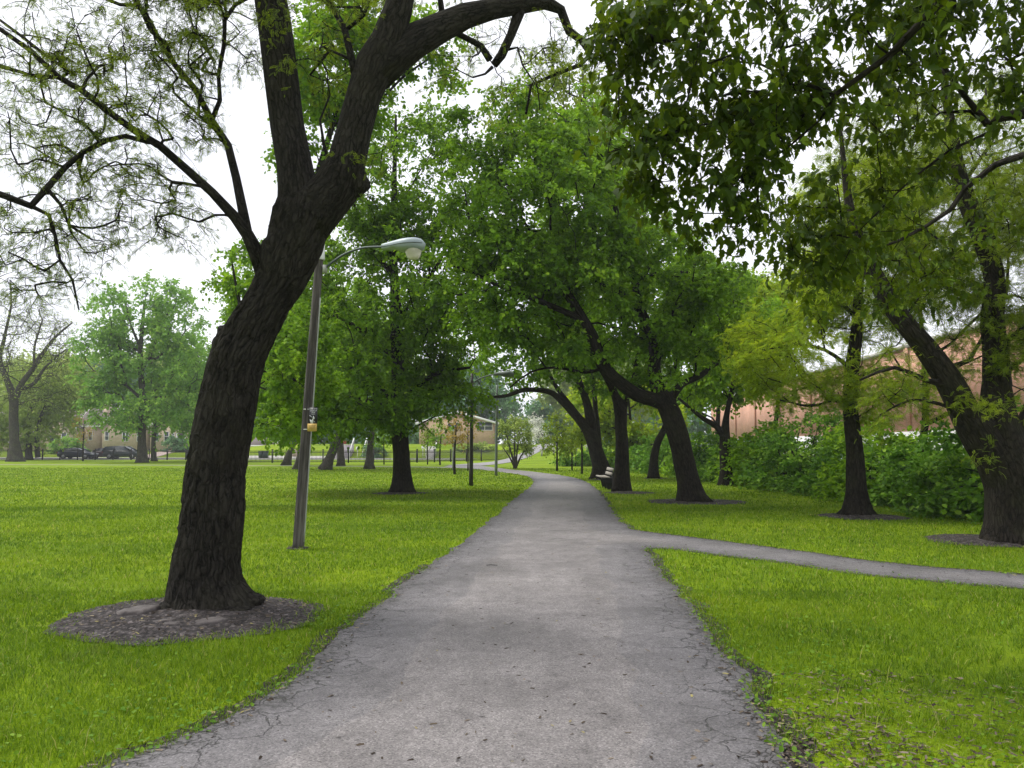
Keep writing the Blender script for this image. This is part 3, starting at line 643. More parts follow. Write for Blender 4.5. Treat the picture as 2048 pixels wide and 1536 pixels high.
Y9 = gy(2040, 1085)
make_tree('honey_locust', 'massive honey locust with a thick low-forking trunk at the right edge of the lawn', [
    [(2046, 1092, Y9, 138), (2040, 1040, Y9, 120), (2032, 980, Y9, 116), (2016, 925, Y9, 112), (2004, 880, Y9, 90), (1996, 830, Y9, 68), (1992, 760, Y9, 48), (1990, 700, Y9, 44), (1986, 640, Y9, 42), (1988, 560, Y9, 39), (1968, 480, Y9, 42), (1942, 420, Y9, 36), (1915, 340, Y9, 28), (1900, 240, Y9, 20), (1880, 100, Y9, 12)],
    [(2034, 1010, Y9, 70), (2006, 945, Y9, 84), (1966, 880, Y9 - .1, 70), (1925, 815, Y9 - .2, 54), (1893, 755, Y9 - .3, 50), (1850, 695, Y9 - .4, 45), (1812, 648, Y9 - .5, 40), (1770, 590, Y9 - .5, 38), (1735, 520, Y9 - .5, 28), (1705, 440, Y9 - .5, 20), (1690, 350, Y9 - .5, 13), (1680, 250, Y9 - .5, 7)],
    [(2030, 960, Y9, 80), (2060, 870, Y9 + .2, 62), (2090, 780, Y9 + .3, 50), (2120, 640, Y9 + .4, 36), (2130, 480, Y9 + .4, 24), (2150, 300, Y9 + .4, 12)],
    [(1900, 770, Y9 - .3, 16), (1850, 760, Y9 - .5, 10), (1790, 735, Y9 - .7, 7), (1720, 760, Y9 - .9, 4)],
    [(1935, 830, Y9 - .2, 10), (1880, 808, Y9 - .5, 7), (1820, 800, Y9 - .7, 5), (1760, 830, Y9 - .9, 3)],
    [(1990, 700, Y9, 14), (2030, 670, Y9 - .2, 10), (2060, 640, Y9 - .4, 7)],
    [(1988, 600, Y9, 14), (1930, 590, Y9, 10), (1880, 570, Y9, 7), (1840, 540, Y9, 4)]],
    [(1890, 380, Y9, 190, 160, 1.8), (1800, 560, Y9, 130, 90, 1.3), (2010, 560, Y9, 110, 140, 1.5), (1740, 380, Y9, 110, 130, 1.2), (1900, 720, Y9 - .5, 150, 60, .9), (1960, 850, Y9 - .6, 90, 60, .6), (2130, 500, Y9, 160, 260, 1.8), (1990, 700, Y9 - .5, 70, 80, .5), (1820, 800, Y9 - .8, 120, 60, .6)],
    560, 'frond', 0.115, K=9, q=6, tw=0.40, leafdown=.05, nup=1.4, flat=.4, mat='leaf_locust', bark='bark', seed=99, sides=64, flare=0.35, fl=0.18, up=.05, droop=.35, rtip=.004, tipw=.0028, gap=-0.1, gs=.8, step=.2, minz=1.4, trunk_ds=.08)

# --- branches of a tree rooted just outside the frame on the right
T10b = (5.6, 3.2)
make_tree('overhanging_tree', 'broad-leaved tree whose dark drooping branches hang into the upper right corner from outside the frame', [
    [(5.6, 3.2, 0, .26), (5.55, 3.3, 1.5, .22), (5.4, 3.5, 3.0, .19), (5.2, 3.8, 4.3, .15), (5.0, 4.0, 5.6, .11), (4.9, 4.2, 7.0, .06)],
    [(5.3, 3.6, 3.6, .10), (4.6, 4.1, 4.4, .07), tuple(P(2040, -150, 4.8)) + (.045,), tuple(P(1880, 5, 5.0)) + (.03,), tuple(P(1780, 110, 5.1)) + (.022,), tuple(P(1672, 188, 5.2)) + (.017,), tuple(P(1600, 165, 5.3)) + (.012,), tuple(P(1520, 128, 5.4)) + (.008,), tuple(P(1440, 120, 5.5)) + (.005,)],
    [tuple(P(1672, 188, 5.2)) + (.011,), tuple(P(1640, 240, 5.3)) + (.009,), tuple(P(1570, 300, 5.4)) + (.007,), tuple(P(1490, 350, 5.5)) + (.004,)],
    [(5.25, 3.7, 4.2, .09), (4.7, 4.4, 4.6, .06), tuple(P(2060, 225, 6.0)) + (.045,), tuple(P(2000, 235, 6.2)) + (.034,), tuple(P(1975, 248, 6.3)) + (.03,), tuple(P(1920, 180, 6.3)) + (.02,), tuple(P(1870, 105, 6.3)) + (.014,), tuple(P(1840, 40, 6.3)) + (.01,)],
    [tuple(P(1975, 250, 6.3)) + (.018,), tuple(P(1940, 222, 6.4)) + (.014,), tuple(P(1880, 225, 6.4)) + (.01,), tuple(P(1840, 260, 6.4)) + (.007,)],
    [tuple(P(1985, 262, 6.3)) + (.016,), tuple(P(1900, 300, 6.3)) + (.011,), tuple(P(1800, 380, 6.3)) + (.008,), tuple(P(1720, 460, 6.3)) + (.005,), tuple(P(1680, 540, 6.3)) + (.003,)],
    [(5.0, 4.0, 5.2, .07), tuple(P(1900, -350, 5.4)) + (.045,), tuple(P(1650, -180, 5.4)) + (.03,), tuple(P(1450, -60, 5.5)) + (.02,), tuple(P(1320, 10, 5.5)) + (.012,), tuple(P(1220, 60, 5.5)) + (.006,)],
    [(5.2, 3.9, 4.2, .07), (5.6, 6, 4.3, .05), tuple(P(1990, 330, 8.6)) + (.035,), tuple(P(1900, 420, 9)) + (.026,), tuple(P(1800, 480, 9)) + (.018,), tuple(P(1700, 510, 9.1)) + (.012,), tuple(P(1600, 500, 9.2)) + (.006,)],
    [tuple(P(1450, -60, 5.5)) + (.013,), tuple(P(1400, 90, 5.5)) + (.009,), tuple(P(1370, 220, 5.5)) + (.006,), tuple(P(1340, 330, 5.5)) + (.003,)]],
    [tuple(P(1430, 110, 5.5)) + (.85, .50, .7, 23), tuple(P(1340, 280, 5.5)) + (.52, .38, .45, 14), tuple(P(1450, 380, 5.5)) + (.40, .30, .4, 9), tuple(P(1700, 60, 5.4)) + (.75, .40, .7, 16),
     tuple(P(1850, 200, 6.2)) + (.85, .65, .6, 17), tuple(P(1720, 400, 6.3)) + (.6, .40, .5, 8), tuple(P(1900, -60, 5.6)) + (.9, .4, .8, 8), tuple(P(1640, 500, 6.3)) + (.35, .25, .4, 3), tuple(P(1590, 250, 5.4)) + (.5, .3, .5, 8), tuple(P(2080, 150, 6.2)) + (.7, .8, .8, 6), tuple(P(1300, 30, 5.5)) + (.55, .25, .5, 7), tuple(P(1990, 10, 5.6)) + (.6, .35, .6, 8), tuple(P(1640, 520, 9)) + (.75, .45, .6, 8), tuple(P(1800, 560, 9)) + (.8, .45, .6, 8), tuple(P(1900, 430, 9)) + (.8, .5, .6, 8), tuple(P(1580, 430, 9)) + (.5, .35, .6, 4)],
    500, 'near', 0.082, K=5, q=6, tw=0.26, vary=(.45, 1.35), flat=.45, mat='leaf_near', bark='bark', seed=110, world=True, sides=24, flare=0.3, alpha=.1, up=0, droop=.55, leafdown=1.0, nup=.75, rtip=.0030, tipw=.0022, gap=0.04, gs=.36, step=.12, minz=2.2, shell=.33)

make_tree('maple_tree', 'bright green maple rooted directly behind the leaning trunk, its crown showing in the fork', [
    [(432, 1012, 21.5, 40), (436, 940, 21.5, 30), (452, 820, 21.5, 28), (500, 670, 21.5, 24), (560, 530, 21.5, 20), (610, 420, 21.5, 16), (650, 300, 21.5, 12), (690, 150, 21.5, 8), (700, 20, 21.5, 4)],
    [(500, 672, 21.5, 12), (480, 610, 21.5, 8), (470, 560, 21.5, 5), (460, 500, 21.5, 3)],
    [(470, 760, 21.5, 12), (530, 740, 21.2, 9), (590, 760, 21, 6), (630, 800, 21, 3)],
    [(640, 340, 21.5, 9), (720, 250, 21.5, 7), (800, 160, 21.5, 5), (870, 110, 21.5, 3)]],
    [(478, 530, 21.5, 52, 85, .9), (700, 110, 21.5, 130, 150, 1.8), (850, 110, 21.5, 85, 85, 1.3), (590, 720, 21.2, 85, 110, 1.3), (575, 840, 21, 62, 62, .9), (620, 300, 21.5, 60, 120, 1)],
    430, size=0.12, K=9, q=9, tw=0.48, mat='leaf_mapleb', seed=115, flare=.4, gap=-.12, gs=1.0, rtip=.005)

# --- trees further off
def simple(name, label, limbs, blobs, n, **kw):
    kw.setdefault('sides', 10); kw.setdefault('tside', 0); kw.setdefault('step', 0.7); kw.setdefault('trunk_ds', 0.4)
    kw.setdefault('K', 7); kw.setdefault('q', 7); kw.setdefault('gs', 2.6); kw.setdefault('rtip', .016)
    return make_tree(name, label, limbs, blobs, n, **kw)

Y11 = 82.0
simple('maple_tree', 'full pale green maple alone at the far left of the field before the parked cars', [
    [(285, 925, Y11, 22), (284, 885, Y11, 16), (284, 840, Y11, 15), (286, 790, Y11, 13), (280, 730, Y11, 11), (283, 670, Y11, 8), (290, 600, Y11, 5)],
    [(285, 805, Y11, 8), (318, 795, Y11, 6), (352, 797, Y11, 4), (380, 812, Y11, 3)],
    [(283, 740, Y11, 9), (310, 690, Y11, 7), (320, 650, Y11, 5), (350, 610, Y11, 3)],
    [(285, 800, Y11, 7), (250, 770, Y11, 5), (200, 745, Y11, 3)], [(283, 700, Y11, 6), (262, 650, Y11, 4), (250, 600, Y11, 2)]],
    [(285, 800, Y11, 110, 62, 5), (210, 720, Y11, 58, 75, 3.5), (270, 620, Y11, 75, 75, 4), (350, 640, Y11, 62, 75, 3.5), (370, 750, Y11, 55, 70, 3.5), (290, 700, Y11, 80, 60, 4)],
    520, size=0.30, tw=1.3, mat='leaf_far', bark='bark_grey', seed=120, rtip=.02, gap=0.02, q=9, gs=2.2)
Y12 = 88.0
simple('bare_tree', 'almost leafless grey tree with spreading limbs at the left edge of the field', [
    [(31, 922, Y12, 30), (29, 880, Y12, 18), (27, 830, Y12, 17), (27, 795, Y12, 17), (12, 755, Y12, 11), (0, 720, Y12, 9), (10, 670, Y12, 6), (22, 610, Y12, 4), (20, 560, Y12, 2)],
    [(29, 800, Y12, 15), (45, 765, Y12, 11), (68, 735, Y12, 9), (90, 700, Y12, 7), (115, 670, Y12, 5), (145, 645, Y12, 3)],
    [(40, 780, Y12, 9), (70, 765, Y12, 7), (90, 735, Y12, 5), (130, 700, Y12, 3)],
    [(68, 735, Y12, 6), (70, 690, Y12, 4), (85, 640, Y12, 3)], [(5, 735, Y12, 6), (-30, 700, Y12, 4), (-60, 640, Y12, 3)]],
    [(60, 690, Y12, 100, 80, 5), (20, 620, Y12, 70, 60, 4), (120, 680, Y12, 40, 50, 3), (70, 790, Y12, 70, 30, 3)],
    300, kind='fold', size=0.16, K=5, q=3, tw=1.5, mat='leaf_pale', bark='bark_grey', seed=130, rtip=.02, tside=3, tipw=.018, gap=-.4)
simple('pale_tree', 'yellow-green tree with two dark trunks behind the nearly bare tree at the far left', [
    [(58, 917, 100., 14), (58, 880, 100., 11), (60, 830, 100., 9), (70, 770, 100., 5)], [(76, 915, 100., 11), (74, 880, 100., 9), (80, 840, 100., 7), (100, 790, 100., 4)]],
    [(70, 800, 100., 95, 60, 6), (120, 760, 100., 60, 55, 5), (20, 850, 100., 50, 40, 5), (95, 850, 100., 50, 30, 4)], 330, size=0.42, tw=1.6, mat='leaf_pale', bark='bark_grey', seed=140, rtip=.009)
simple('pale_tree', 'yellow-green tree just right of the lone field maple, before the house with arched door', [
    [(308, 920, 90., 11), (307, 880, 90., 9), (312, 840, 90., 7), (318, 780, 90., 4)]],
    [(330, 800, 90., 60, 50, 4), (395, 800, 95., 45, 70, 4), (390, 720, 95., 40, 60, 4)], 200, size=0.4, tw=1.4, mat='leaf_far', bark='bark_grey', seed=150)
def mid(i, lab, trunk, blobs, n=170, **kw):
    return simple('lawn_tree', lab, [trunk], blobs, n, size=0.26, tw=1.0, mat='leaf_mapleb', bark='bark_grey', seed=160 + i, group='trees standing together in the middle of the lawn', gs=2.0, **kw)
mid(0, 'short crooked dark trunk at the far sidewalk, just left of the wooden lamp post', [(572, 929, 70., 17), (578, 908, 70., 12), (586, 892, 70., 8), (606, 868, 70., 5), (620, 820, 70., 4)], [(560, 720, 70., 90, 90, 4), (600, 800, 70., 60, 50, 3)])
mid(1, 'leaning grey-green trunk partly hidden by the wooden lamp post', [(592, 939, 57., 12), (602, 905, 57., 13), (615, 860, 57., 10), (625, 800, 57., 7), (630, 700, 57., 4)], [(560, 600, 57., 110, 100, 4), (560, 680, 57., 80, 78, 3)], 260)
mid(2, 'strongly right-leaning trunk, nearest of the mid-lawn trees right of the wooden post', [(651, 942, 56., 26), (660, 915, 56., 18), (674, 880, 56., 16), (688, 840, 56., 13), (700, 780, 56., 9), (710, 700, 56., 5)], [(700, 700, 56., 100, 90, 4), (650, 820, 56., 60, 40, 2)])
mid(3, 'straight grey trunk behind the strongly leaning one, in front of the stone steps', [(682, 933, 67., 17), (681, 890, 67., 12), (680, 850, 67., 11), (678, 780, 67., 8), (680, 700, 67., 4)], [(690, 640, 67., 90, 90, 4)])
mid(4, 'pale straight trunk standing in front of the round grey bush', [(738, 939, 58., 21), (739, 912, 58., 13), (742, 880, 58., 12), (748, 840, 58., 10), (752, 780, 58., 7), (755, 700, 58., 4)], [(760, 700, 58., 90, 90, 4), (810, 800, 58., 60, 30, 2)])
simple('yellow_green_tree', 'bright yellow-green tree seen between the bench tree and the slanting trunk', [
    [(1262, 930, 58., 10), (1262, 880, 58., 8), (1260, 830, 58., 5), (1255, 780, 58., 3)]],
    [(1255, 830, 58., 85, 60, 3), (1180, 820, 62., 45, 55, 3), (1300, 850, 55., 60, 50, 2.5)], 330, size=0.24, tw=.8, mat='leaf_locust_y', seed=170, minz=1.0)
simple('green_tree', 'green tree rising behind the hedge right of the arching maple', [
    [(1432, 940, 62., 12), (1435, 860, 62., 9), (1440, 760, 62., 7), (1450, 640, 62., 4)]],
    [(1450, 640, 62., 130, 100, 4.5), (1540, 660, 62., 70, 90, 4), (1400, 760, 62., 60, 70, 3)], 380, size=0.30, tw=1.1, mat='leaf_mapleb', seed=180)
simple('green_tree', 'loose green tree behind the hedge against the brick building, above the parked van', [
    [(1545, 950, 40., 12), (1548, 880, 40., 10), (1556, 800, 40., 7), (1560, 680, 40., 4)]],
    [(1560, 620, 40., 100, 85, 2.6), (1500, 730, 40., 60, 70, 2), (1640, 560, 40., 80, 60, 2.2)], 250, size=0.2, tw=.8, mat='leaf_locust_y', seed=190, gap=-.05, gs=1.5)
simple('honey_locust', 'leaning honey locust behind the right lawn, seen between the slender and the massive one', [
    [(1830, 1010, 22., 20), (1835, 940, 22., 17), (1850, 850, 22., 14), (1850, 750, 22., 11), (1840, 620, 22., 9), (1825, 480, 22., 6), (1820, 350, 22., 4)]],
    [(1850, 450, 22., 170, 150, 2.4), (1980, 300, 22., 150, 150, 2.2), (1830, 300, 22., 150, 140, 2.2), (2060, 500, 22., 120, 200, 2), (1800, 740, 22., 130, 80, 1.5), (1980, 760, 22., 100, 90, 1.5)],
    330, kind='frond5', size=0.15, K=9, q=6, tw=.6, leafdown=.05, nup=1.4, flat=.4, mat='leaf_locust', seed=200, tside=3, tipw=.004, gs=1.2, gap=-.02)
simple('tall_thin_tree', 'tall thin tree whose bare straight stem rises above the canopy over the path', [
    [(1206, 952, 44., 14), (1200, 900, 44., 11), (1188, 780, 44., 10), (1178, 600, 44., 10), (1172, 400, 44., 9), (1170, 300, 44., 7), (1168, 200, 44., 5), (1165, 120, 44., 3)],
    [(1172, 380, 44., 6), (1190, 320, 44., 5), (1205, 250, 44., 3)], [(1171, 420, 44., 6), (1150, 380, 44., 4), (1130, 320, 44., 3)]],
    [(1140, 240, 44., 110, 95, 3), (1210, 330, 44., 100, 100, 3), (1100, 160, 44., 60, 50, 2), (1260, 420, 44., 90, 60, 3), (1010, 230, 44., 60, 60, 2)], 260, size=0.22, tw=.9, mat='leaf_locust', seed=210, gap=-.05)

# saplings and young trees by the bend
def sapling(lab, px, py, w, cx, cy, rx, rz, n=26, mat='leaf_locust', z=0.0, **kw):
    Y = gy(px, py, z)
    Y = gy(px, py, float(H(G(px, py, z)[0], Y)))
    return simple('sapling', lab, [[(px, py, Y, w * 1.15), (px, (py + cy) / 2, Y, w * .95), (cx, cy, Y, w * .6), (cx, cy - rz * .7, Y, w * .3)]],
                  [(cx, cy, Y, rx, rz, M(rx, Y))], n, size=kw.pop('size', 0.16), tw=.5, mat=mat, seed=int(px), K=6, q=5, group='young trees planted around the bend', minz=.8, step=.35, rtip=.008, gap=-.5, flare=.1, **kw)
sapling('young tree with bare forked stems left of the dark steel lamp post', 909, 949, 4.5, 912, 862, 24, 26, 22, 'orangey', leafless=.5)
sapling('thin sapling close behind the dark steel lamp post', 936, 942, 2.6, 936, 850, 20, 28, 14, 'orangey', leafless=.6)
sapling('small staked sapling beyond the sidewalk, the left of two behind the tall maple', 855, 929, 2.4, 856, 880, 12, 20, 18)
sapling('small staked sapling beyond the sidewalk, the right of two behind the tall maple', 880, 930, 3, 882, 872, 22, 24, 30, 'leaf_mapleb')
sapling('small dense sapling directly left of the tall maple trunk by the fence', 768, 929, 2.4, 766, 872, 22, 20, 30, 'leaf_mapleb')
sapling('first young tree right of the path bend, with a round pale crown', 1114, 942, 4, 1114, 872, 30, 42, 44)
sapling('second young tree right of the path bend, thin stem by the dark shrubs', 1144, 941, 3, 1144, 880, 20, 26, 26)
sapling('third young tree right of the path bend, close to the forked leaning tree', 1164, 948, 4, 1163, 862, 20, 30, 26)
sapling('small thin tree on the lawn in front of the parked cars at the far left', 166, 922, 3, 168, 860, 18, 30, 22, 'orangey', leafless=.4)
Yc = gy(1030, 938)
simple('multi_stem_tree', 'small vase-shaped many-stemmed tree on the lawn where the path divides', [
    [(1031, 938, Yc, 9), (1029, 925, Yc, 7), (1022, 905, Yc, 4), (1016, 880, Yc, 2.5), (1010, 855, Yc, 1.5)], [(1031, 934, Yc, 5), (1034, 905, Yc, 3), (1038, 870, Yc, 2)],
    [(1032, 934, Yc, 5), (1042, 912, Yc, 3), (1055, 895, Yc, 2), (1062, 880, Yc, 1.5)], [(1028, 932, Yc, 4), (1018, 912, Yc, 3), (1006, 895, Yc, 2)], [(1030, 930, Yc, 4), (1029, 890, Yc, 3), (1030, 850, Yc, 1.5)]],
    [(1028, 868, Yc, 34, 36, 1.4), (1040, 890, Yc, 26, 20, 1.1)], 120, size=0.13, tw=.5, mat='leaf_pale', seed=220, K=6, q=6, minz=.9, step=.3, rtip=.006, flare=.1, gap=-.4, tside=3, tipw=.008, bark='bark_grey')
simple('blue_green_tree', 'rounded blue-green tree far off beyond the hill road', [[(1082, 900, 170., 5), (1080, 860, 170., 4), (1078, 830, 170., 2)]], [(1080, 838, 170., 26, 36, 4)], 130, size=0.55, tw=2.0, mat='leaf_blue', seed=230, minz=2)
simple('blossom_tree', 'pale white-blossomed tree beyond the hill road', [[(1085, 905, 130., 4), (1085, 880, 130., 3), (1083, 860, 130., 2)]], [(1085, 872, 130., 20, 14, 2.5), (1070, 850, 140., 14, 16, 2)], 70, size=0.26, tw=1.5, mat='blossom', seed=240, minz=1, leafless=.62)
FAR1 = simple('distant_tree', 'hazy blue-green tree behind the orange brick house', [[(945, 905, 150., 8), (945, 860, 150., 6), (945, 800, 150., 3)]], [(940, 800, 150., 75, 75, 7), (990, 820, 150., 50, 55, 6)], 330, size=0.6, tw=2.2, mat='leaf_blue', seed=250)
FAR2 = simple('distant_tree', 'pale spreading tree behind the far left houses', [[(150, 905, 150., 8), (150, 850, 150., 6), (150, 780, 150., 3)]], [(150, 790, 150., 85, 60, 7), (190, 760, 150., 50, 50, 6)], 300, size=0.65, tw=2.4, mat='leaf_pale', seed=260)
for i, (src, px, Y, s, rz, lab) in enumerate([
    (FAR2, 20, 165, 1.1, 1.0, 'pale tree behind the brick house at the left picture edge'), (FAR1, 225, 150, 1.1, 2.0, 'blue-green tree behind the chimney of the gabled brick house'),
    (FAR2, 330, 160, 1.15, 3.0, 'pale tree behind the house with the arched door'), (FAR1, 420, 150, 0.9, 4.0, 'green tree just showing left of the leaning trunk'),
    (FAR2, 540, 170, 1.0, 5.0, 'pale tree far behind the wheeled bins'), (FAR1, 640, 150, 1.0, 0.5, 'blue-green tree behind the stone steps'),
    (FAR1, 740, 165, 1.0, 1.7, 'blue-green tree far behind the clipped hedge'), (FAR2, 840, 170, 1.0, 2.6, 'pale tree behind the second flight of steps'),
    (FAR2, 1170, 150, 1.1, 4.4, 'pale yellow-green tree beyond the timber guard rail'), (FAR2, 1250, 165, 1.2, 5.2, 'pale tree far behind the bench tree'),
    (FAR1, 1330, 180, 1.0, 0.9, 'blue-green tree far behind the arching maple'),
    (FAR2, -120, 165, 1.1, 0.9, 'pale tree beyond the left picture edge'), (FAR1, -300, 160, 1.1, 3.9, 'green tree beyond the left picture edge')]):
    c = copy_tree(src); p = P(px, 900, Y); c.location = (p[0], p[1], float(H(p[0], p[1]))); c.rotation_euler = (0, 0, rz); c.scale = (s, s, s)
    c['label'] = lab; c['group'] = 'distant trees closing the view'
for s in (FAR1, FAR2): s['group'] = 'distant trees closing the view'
def XZ(px, py, Y): return P(px, py or 890, Y)[0], P(px, py, Y)[2]
# ------------------------------------------------------------------ ground
def ax(a, b, dense, coarse, lim):
    o = list(np.arange(a, b + 1e-6, dense)); s = dense
    lo, hi = [], []; x = a
    while x > -lim: s = min(s * 1.35, coarse); x -= s; lo.append(x)
    s = dense; x = b
    while x < lim: s = min(s * 1.35, coarse); x += s; hi.append(x)
    return np.array(lo[::-1] + o + hi)
gxs = ax(-60, 45, 1.5, 40, 520); gys = ax(-6, 150, 1.5, 40, 520)
X_, Y_ = np.meshgrid(gxs, gys); Zg = H(X_, Y_)
nx, ny = len(gxs), len(gys)
i_, j_ = np.meshgrid(np.arange(ny - 1), np.arange(nx - 1), indexing='ij')
b_ = i_ * nx + j_
mb = MB(); mb.add(np.stack([X_, Y_, Zg], -1).reshape(-1, 3), np.stack([b_, b_ + 1, b_ + nx + 1, b_ + nx], -1).ravel(), np.full(b_.size, 4))
struct(mb, 'ground', MAT['lawn'], True)

# path outlines
Lp = [(235, 1536), (391, 1476), (583, 1377), (636, 1335), (681, 1286), (760, 1223), (865, 1135), (905, 1102), (960, 1056), (1003, 1020), (1026, 1000), (1050, 983), (1062, 972), (1067, 962), (1055, 953), (1035, 949), (1006, 945), (975, 941), (946, 938), (915, 936.2), (880, 935.6)]
Rp = [(1574, 1536), (1544, 1472), (1507, 1416), (1461, 1342), (1419, 1278), (1378, 1217), (1322, 1157), (1292, 1097), (1268, 1062), (1239, 1040), (1211, 1000), (1193, 978), (1178, 967), (1160, 958.5), (1123, 951), (1095, 947), (1065, 943.5), (1020, 939), (975, 933.5), (947, 930.5), (905, 930)]
def smooth2(pts, ds):
    p, _ = resample(np.array(pts), np.ones(len(pts)), ds); return p
Lw = [np.array([-1.62, -14., 0]), np.array([-1.75, 0., 0])] + [G(*p) for p in Lp]
Rw = [np.array([1.15, -14., 0]), np.array([1.22, 0., 0])] + [G(*p) for p in Rp]
def rs_n(pts, ts):
    p = smooth2(pts, 0.1); s = np.r_[0, np.cumsum(np.linalg.norm(np.diff(p, axis=0), axis=1))]
    return p, s
def pair(Lw, Rw, sub):
    Lr, Rr = [], []
    for A, O in ((Lw, Lr), (Rw, Rr)):
        q = [2 * A[0] - A[1]] + list(A) + [2 * A[-1] - A[-2]]
        for i in range(len(A) - 1):
            n = max(1, int(round(max(np.linalg.norm(Lw[i + 1] - Lw[i]), np.linalg.norm(Rw[i + 1] - Rw[i])) / sub)))
            p0, p1, p2, p3 = q[i:i + 4]
            # centripetal-safe: linear where segment lengths differ a lot
            l0, l1, l2 = [np.linalg.norm(b - a) + 1e-6 for a, b in ((p0, p1), (p1, p2), (p2, p3))]
            m1 = (p2 - p0) / (l0 + l1) * l1; m2 = (p3 - p1) / (l1 + l2) * l1
            for k in range(n):
                t = k / n; t2, t3 = t * t, t ** 3
                O.append((2 * t3 - 3 * t2 + 1) * p1 + (t3 - 2 * t2 + t) * m1 + (-2 * t3 + 3 * t2) * p2 + (t3 - t2) * m2)
        O.append(A[-1])
    return np.array(Lr), np.array(Rr)
LR, RR_ = pair(Lw, Rw, 0.10)
SU = [G(*p) for p in [(1225, 1052), (1275, 1061), (1350, 1071), (1447, 1083), (1609, 1104), (1794, 1129), (2048, 1150), (2400, 1186)]]
SL = [G(*p) for p in [(1240, 1100), (1296, 1097), (1345, 1099), (1424, 1109), (1563, 1125), (1720, 1148), (2048, 1179), (2400, 1222)]]
SLr, SUr = pair(SL, SU, 0.10)
def jitter(p, amp, seed):
    q = p.copy()
    for i in range(len(q)):
        q[i, 0] += amp * (mnoise.noise(Vector((p[i, 0] * 1.3 + seed, p[i, 1] * 1.3, 0))) + 0.5 * mnoise.noise(Vector((p[i, 0] * 6 + seed, p[i, 1] * 6, 3))))
        q[i, 1] += amp * 0.6 * mnoise.noise(Vector((p[i, 0] * 2.3 + seed, p[i, 1] * 2.3, 8)))
    return q
_nl = np.clip(1.5 - np.abs(LR[:, 1:2] - 5) / 6, 0, 1); LR = LR - np.array([[.09, 0, 0]]) * _nl; RR_ = RR_ + np.array([[.05, 0, 0]]) * np.clip(1.5 - np.abs(RR_[:, 1:2] - 5) / 6, 0, 1)
LR = jitter(LR, 0.10, 1); RR_ = jitter(RR_, 0.10, 20); SLr = jitter(SLr, 0.08, 40); SUr = jitter(SUr, 0.08, 60)
poly_main = np.vstack([LR, RR_[::-1]])[:, :2]; poly_side = np.vstack([SLr, SUr[::-1]])[:, :2]
def inside(poly, q):
    x, y = q[:, 0], q[:, 1]; c = np.zeros(len(q), bool)
    a = poly; b = np.roll(poly, -1, 0)
    for (x1, y1), (x2, y2) in zip(a, b):
        if y1 == y2: continue
        k = ((y1 > y) != (y2 > y)) & (x < (x2 - x1) * (y - y1) / (y2 - y1) + x1); c ^= k
    return c
def dist_lines(lines, q):
    d = np.full(len(q), 1e9)
    for L in lines:
        L = L[:, :2]
        for a, b in zip(L[:-1], L[1:]):
            ab = b - a; t = np.clip(((q - a) @ ab) / (ab @ ab + 1e-9), 0, 1)
            d = np.minimum(d, np.hypot(*(q - a - t[:, None] * ab).T))
    return d
# verge lines: the true margins, without the mouth of the side path
iu = [i for i in range(len(RR_)) if inside(poly_side, RR_[i:i + 1, :2])[0]]
R_lo = RR_[:iu[0]]; R_hi = RR_[iu[-1] + 1:]
outm = lambda P_: P_[~inside(poly_main, P_[:, :2])]
S_lo = outm(SLr); S_hi = outm(SUr)
EDGES = [LR[::2], R_lo[::2], R_hi[::2], S_lo[::2], S_hi[::2]]
def ribbon(A, B, cols, z, name, mat, edge=True, terrain=False):
    n = len(A); t = np.linspace(0, 1, cols)[None, :, None]
    g = A[:, None] * (1 - t) + B[:, None] * t
    v = g.reshape(-1, 3).copy(); v[:, 2] = z + (H(v[:, 0], v[:, 1]) if terrain else 0)
    i = np.arange(n - 1)[:, None] * cols; j = np.arange(cols - 1)[None]
    q = np.stack([i + j, i + j + 1, i + cols + j + 1, i + cols + j], -1).reshape(-1)
    mb = MB(); at = {}
    if edge:
        d = np.full(len(v), 5.0); nr = v[:, 1] < 45
        d[nr] = dist_lines(EDGES, v[nr][:, :2]); at = {'ed': d}
    mb.add(v, q, np.full((n - 1) * (cols - 1), 4), 0, **at)
    return struct(mb, name, mat, False)
ribbon(LR, RR_, 26, 0.010, 'path', MAT['asphalt'])
ribbon(SLr, SUr, 9, 0.006, 'side_path', MAT['asphalt'])
def verge(L, w, name, z):
    T = np.gradient(L[:, :2], axis=0); N = np.stack([-T[:, 1], T[:, 0]], -1); N /= np.linalg.norm(N, axis=1)[:, None] + 1e-9
    A = L.copy(); B = L.copy()
    wv = np.array([w * (1 + 0.6 * mnoise.noise(Vector((p[0] * 3, p[1] * 3, 5)))) for p in L])[:, None]
    A[:, :2] += N * wv; B[:, :2] -= N * wv
    ribbon(A, B, 3, z, name, MAT['soil'], edge=False)
for k, (L, w) in enumerate([(LR[:260], .13), (R_lo, .14), (R_hi[:160], .10), (S_lo, .09), (S_hi, .09)]):
    verge(L, w, 'path_verge', 0.002 + 0.0006 * k)

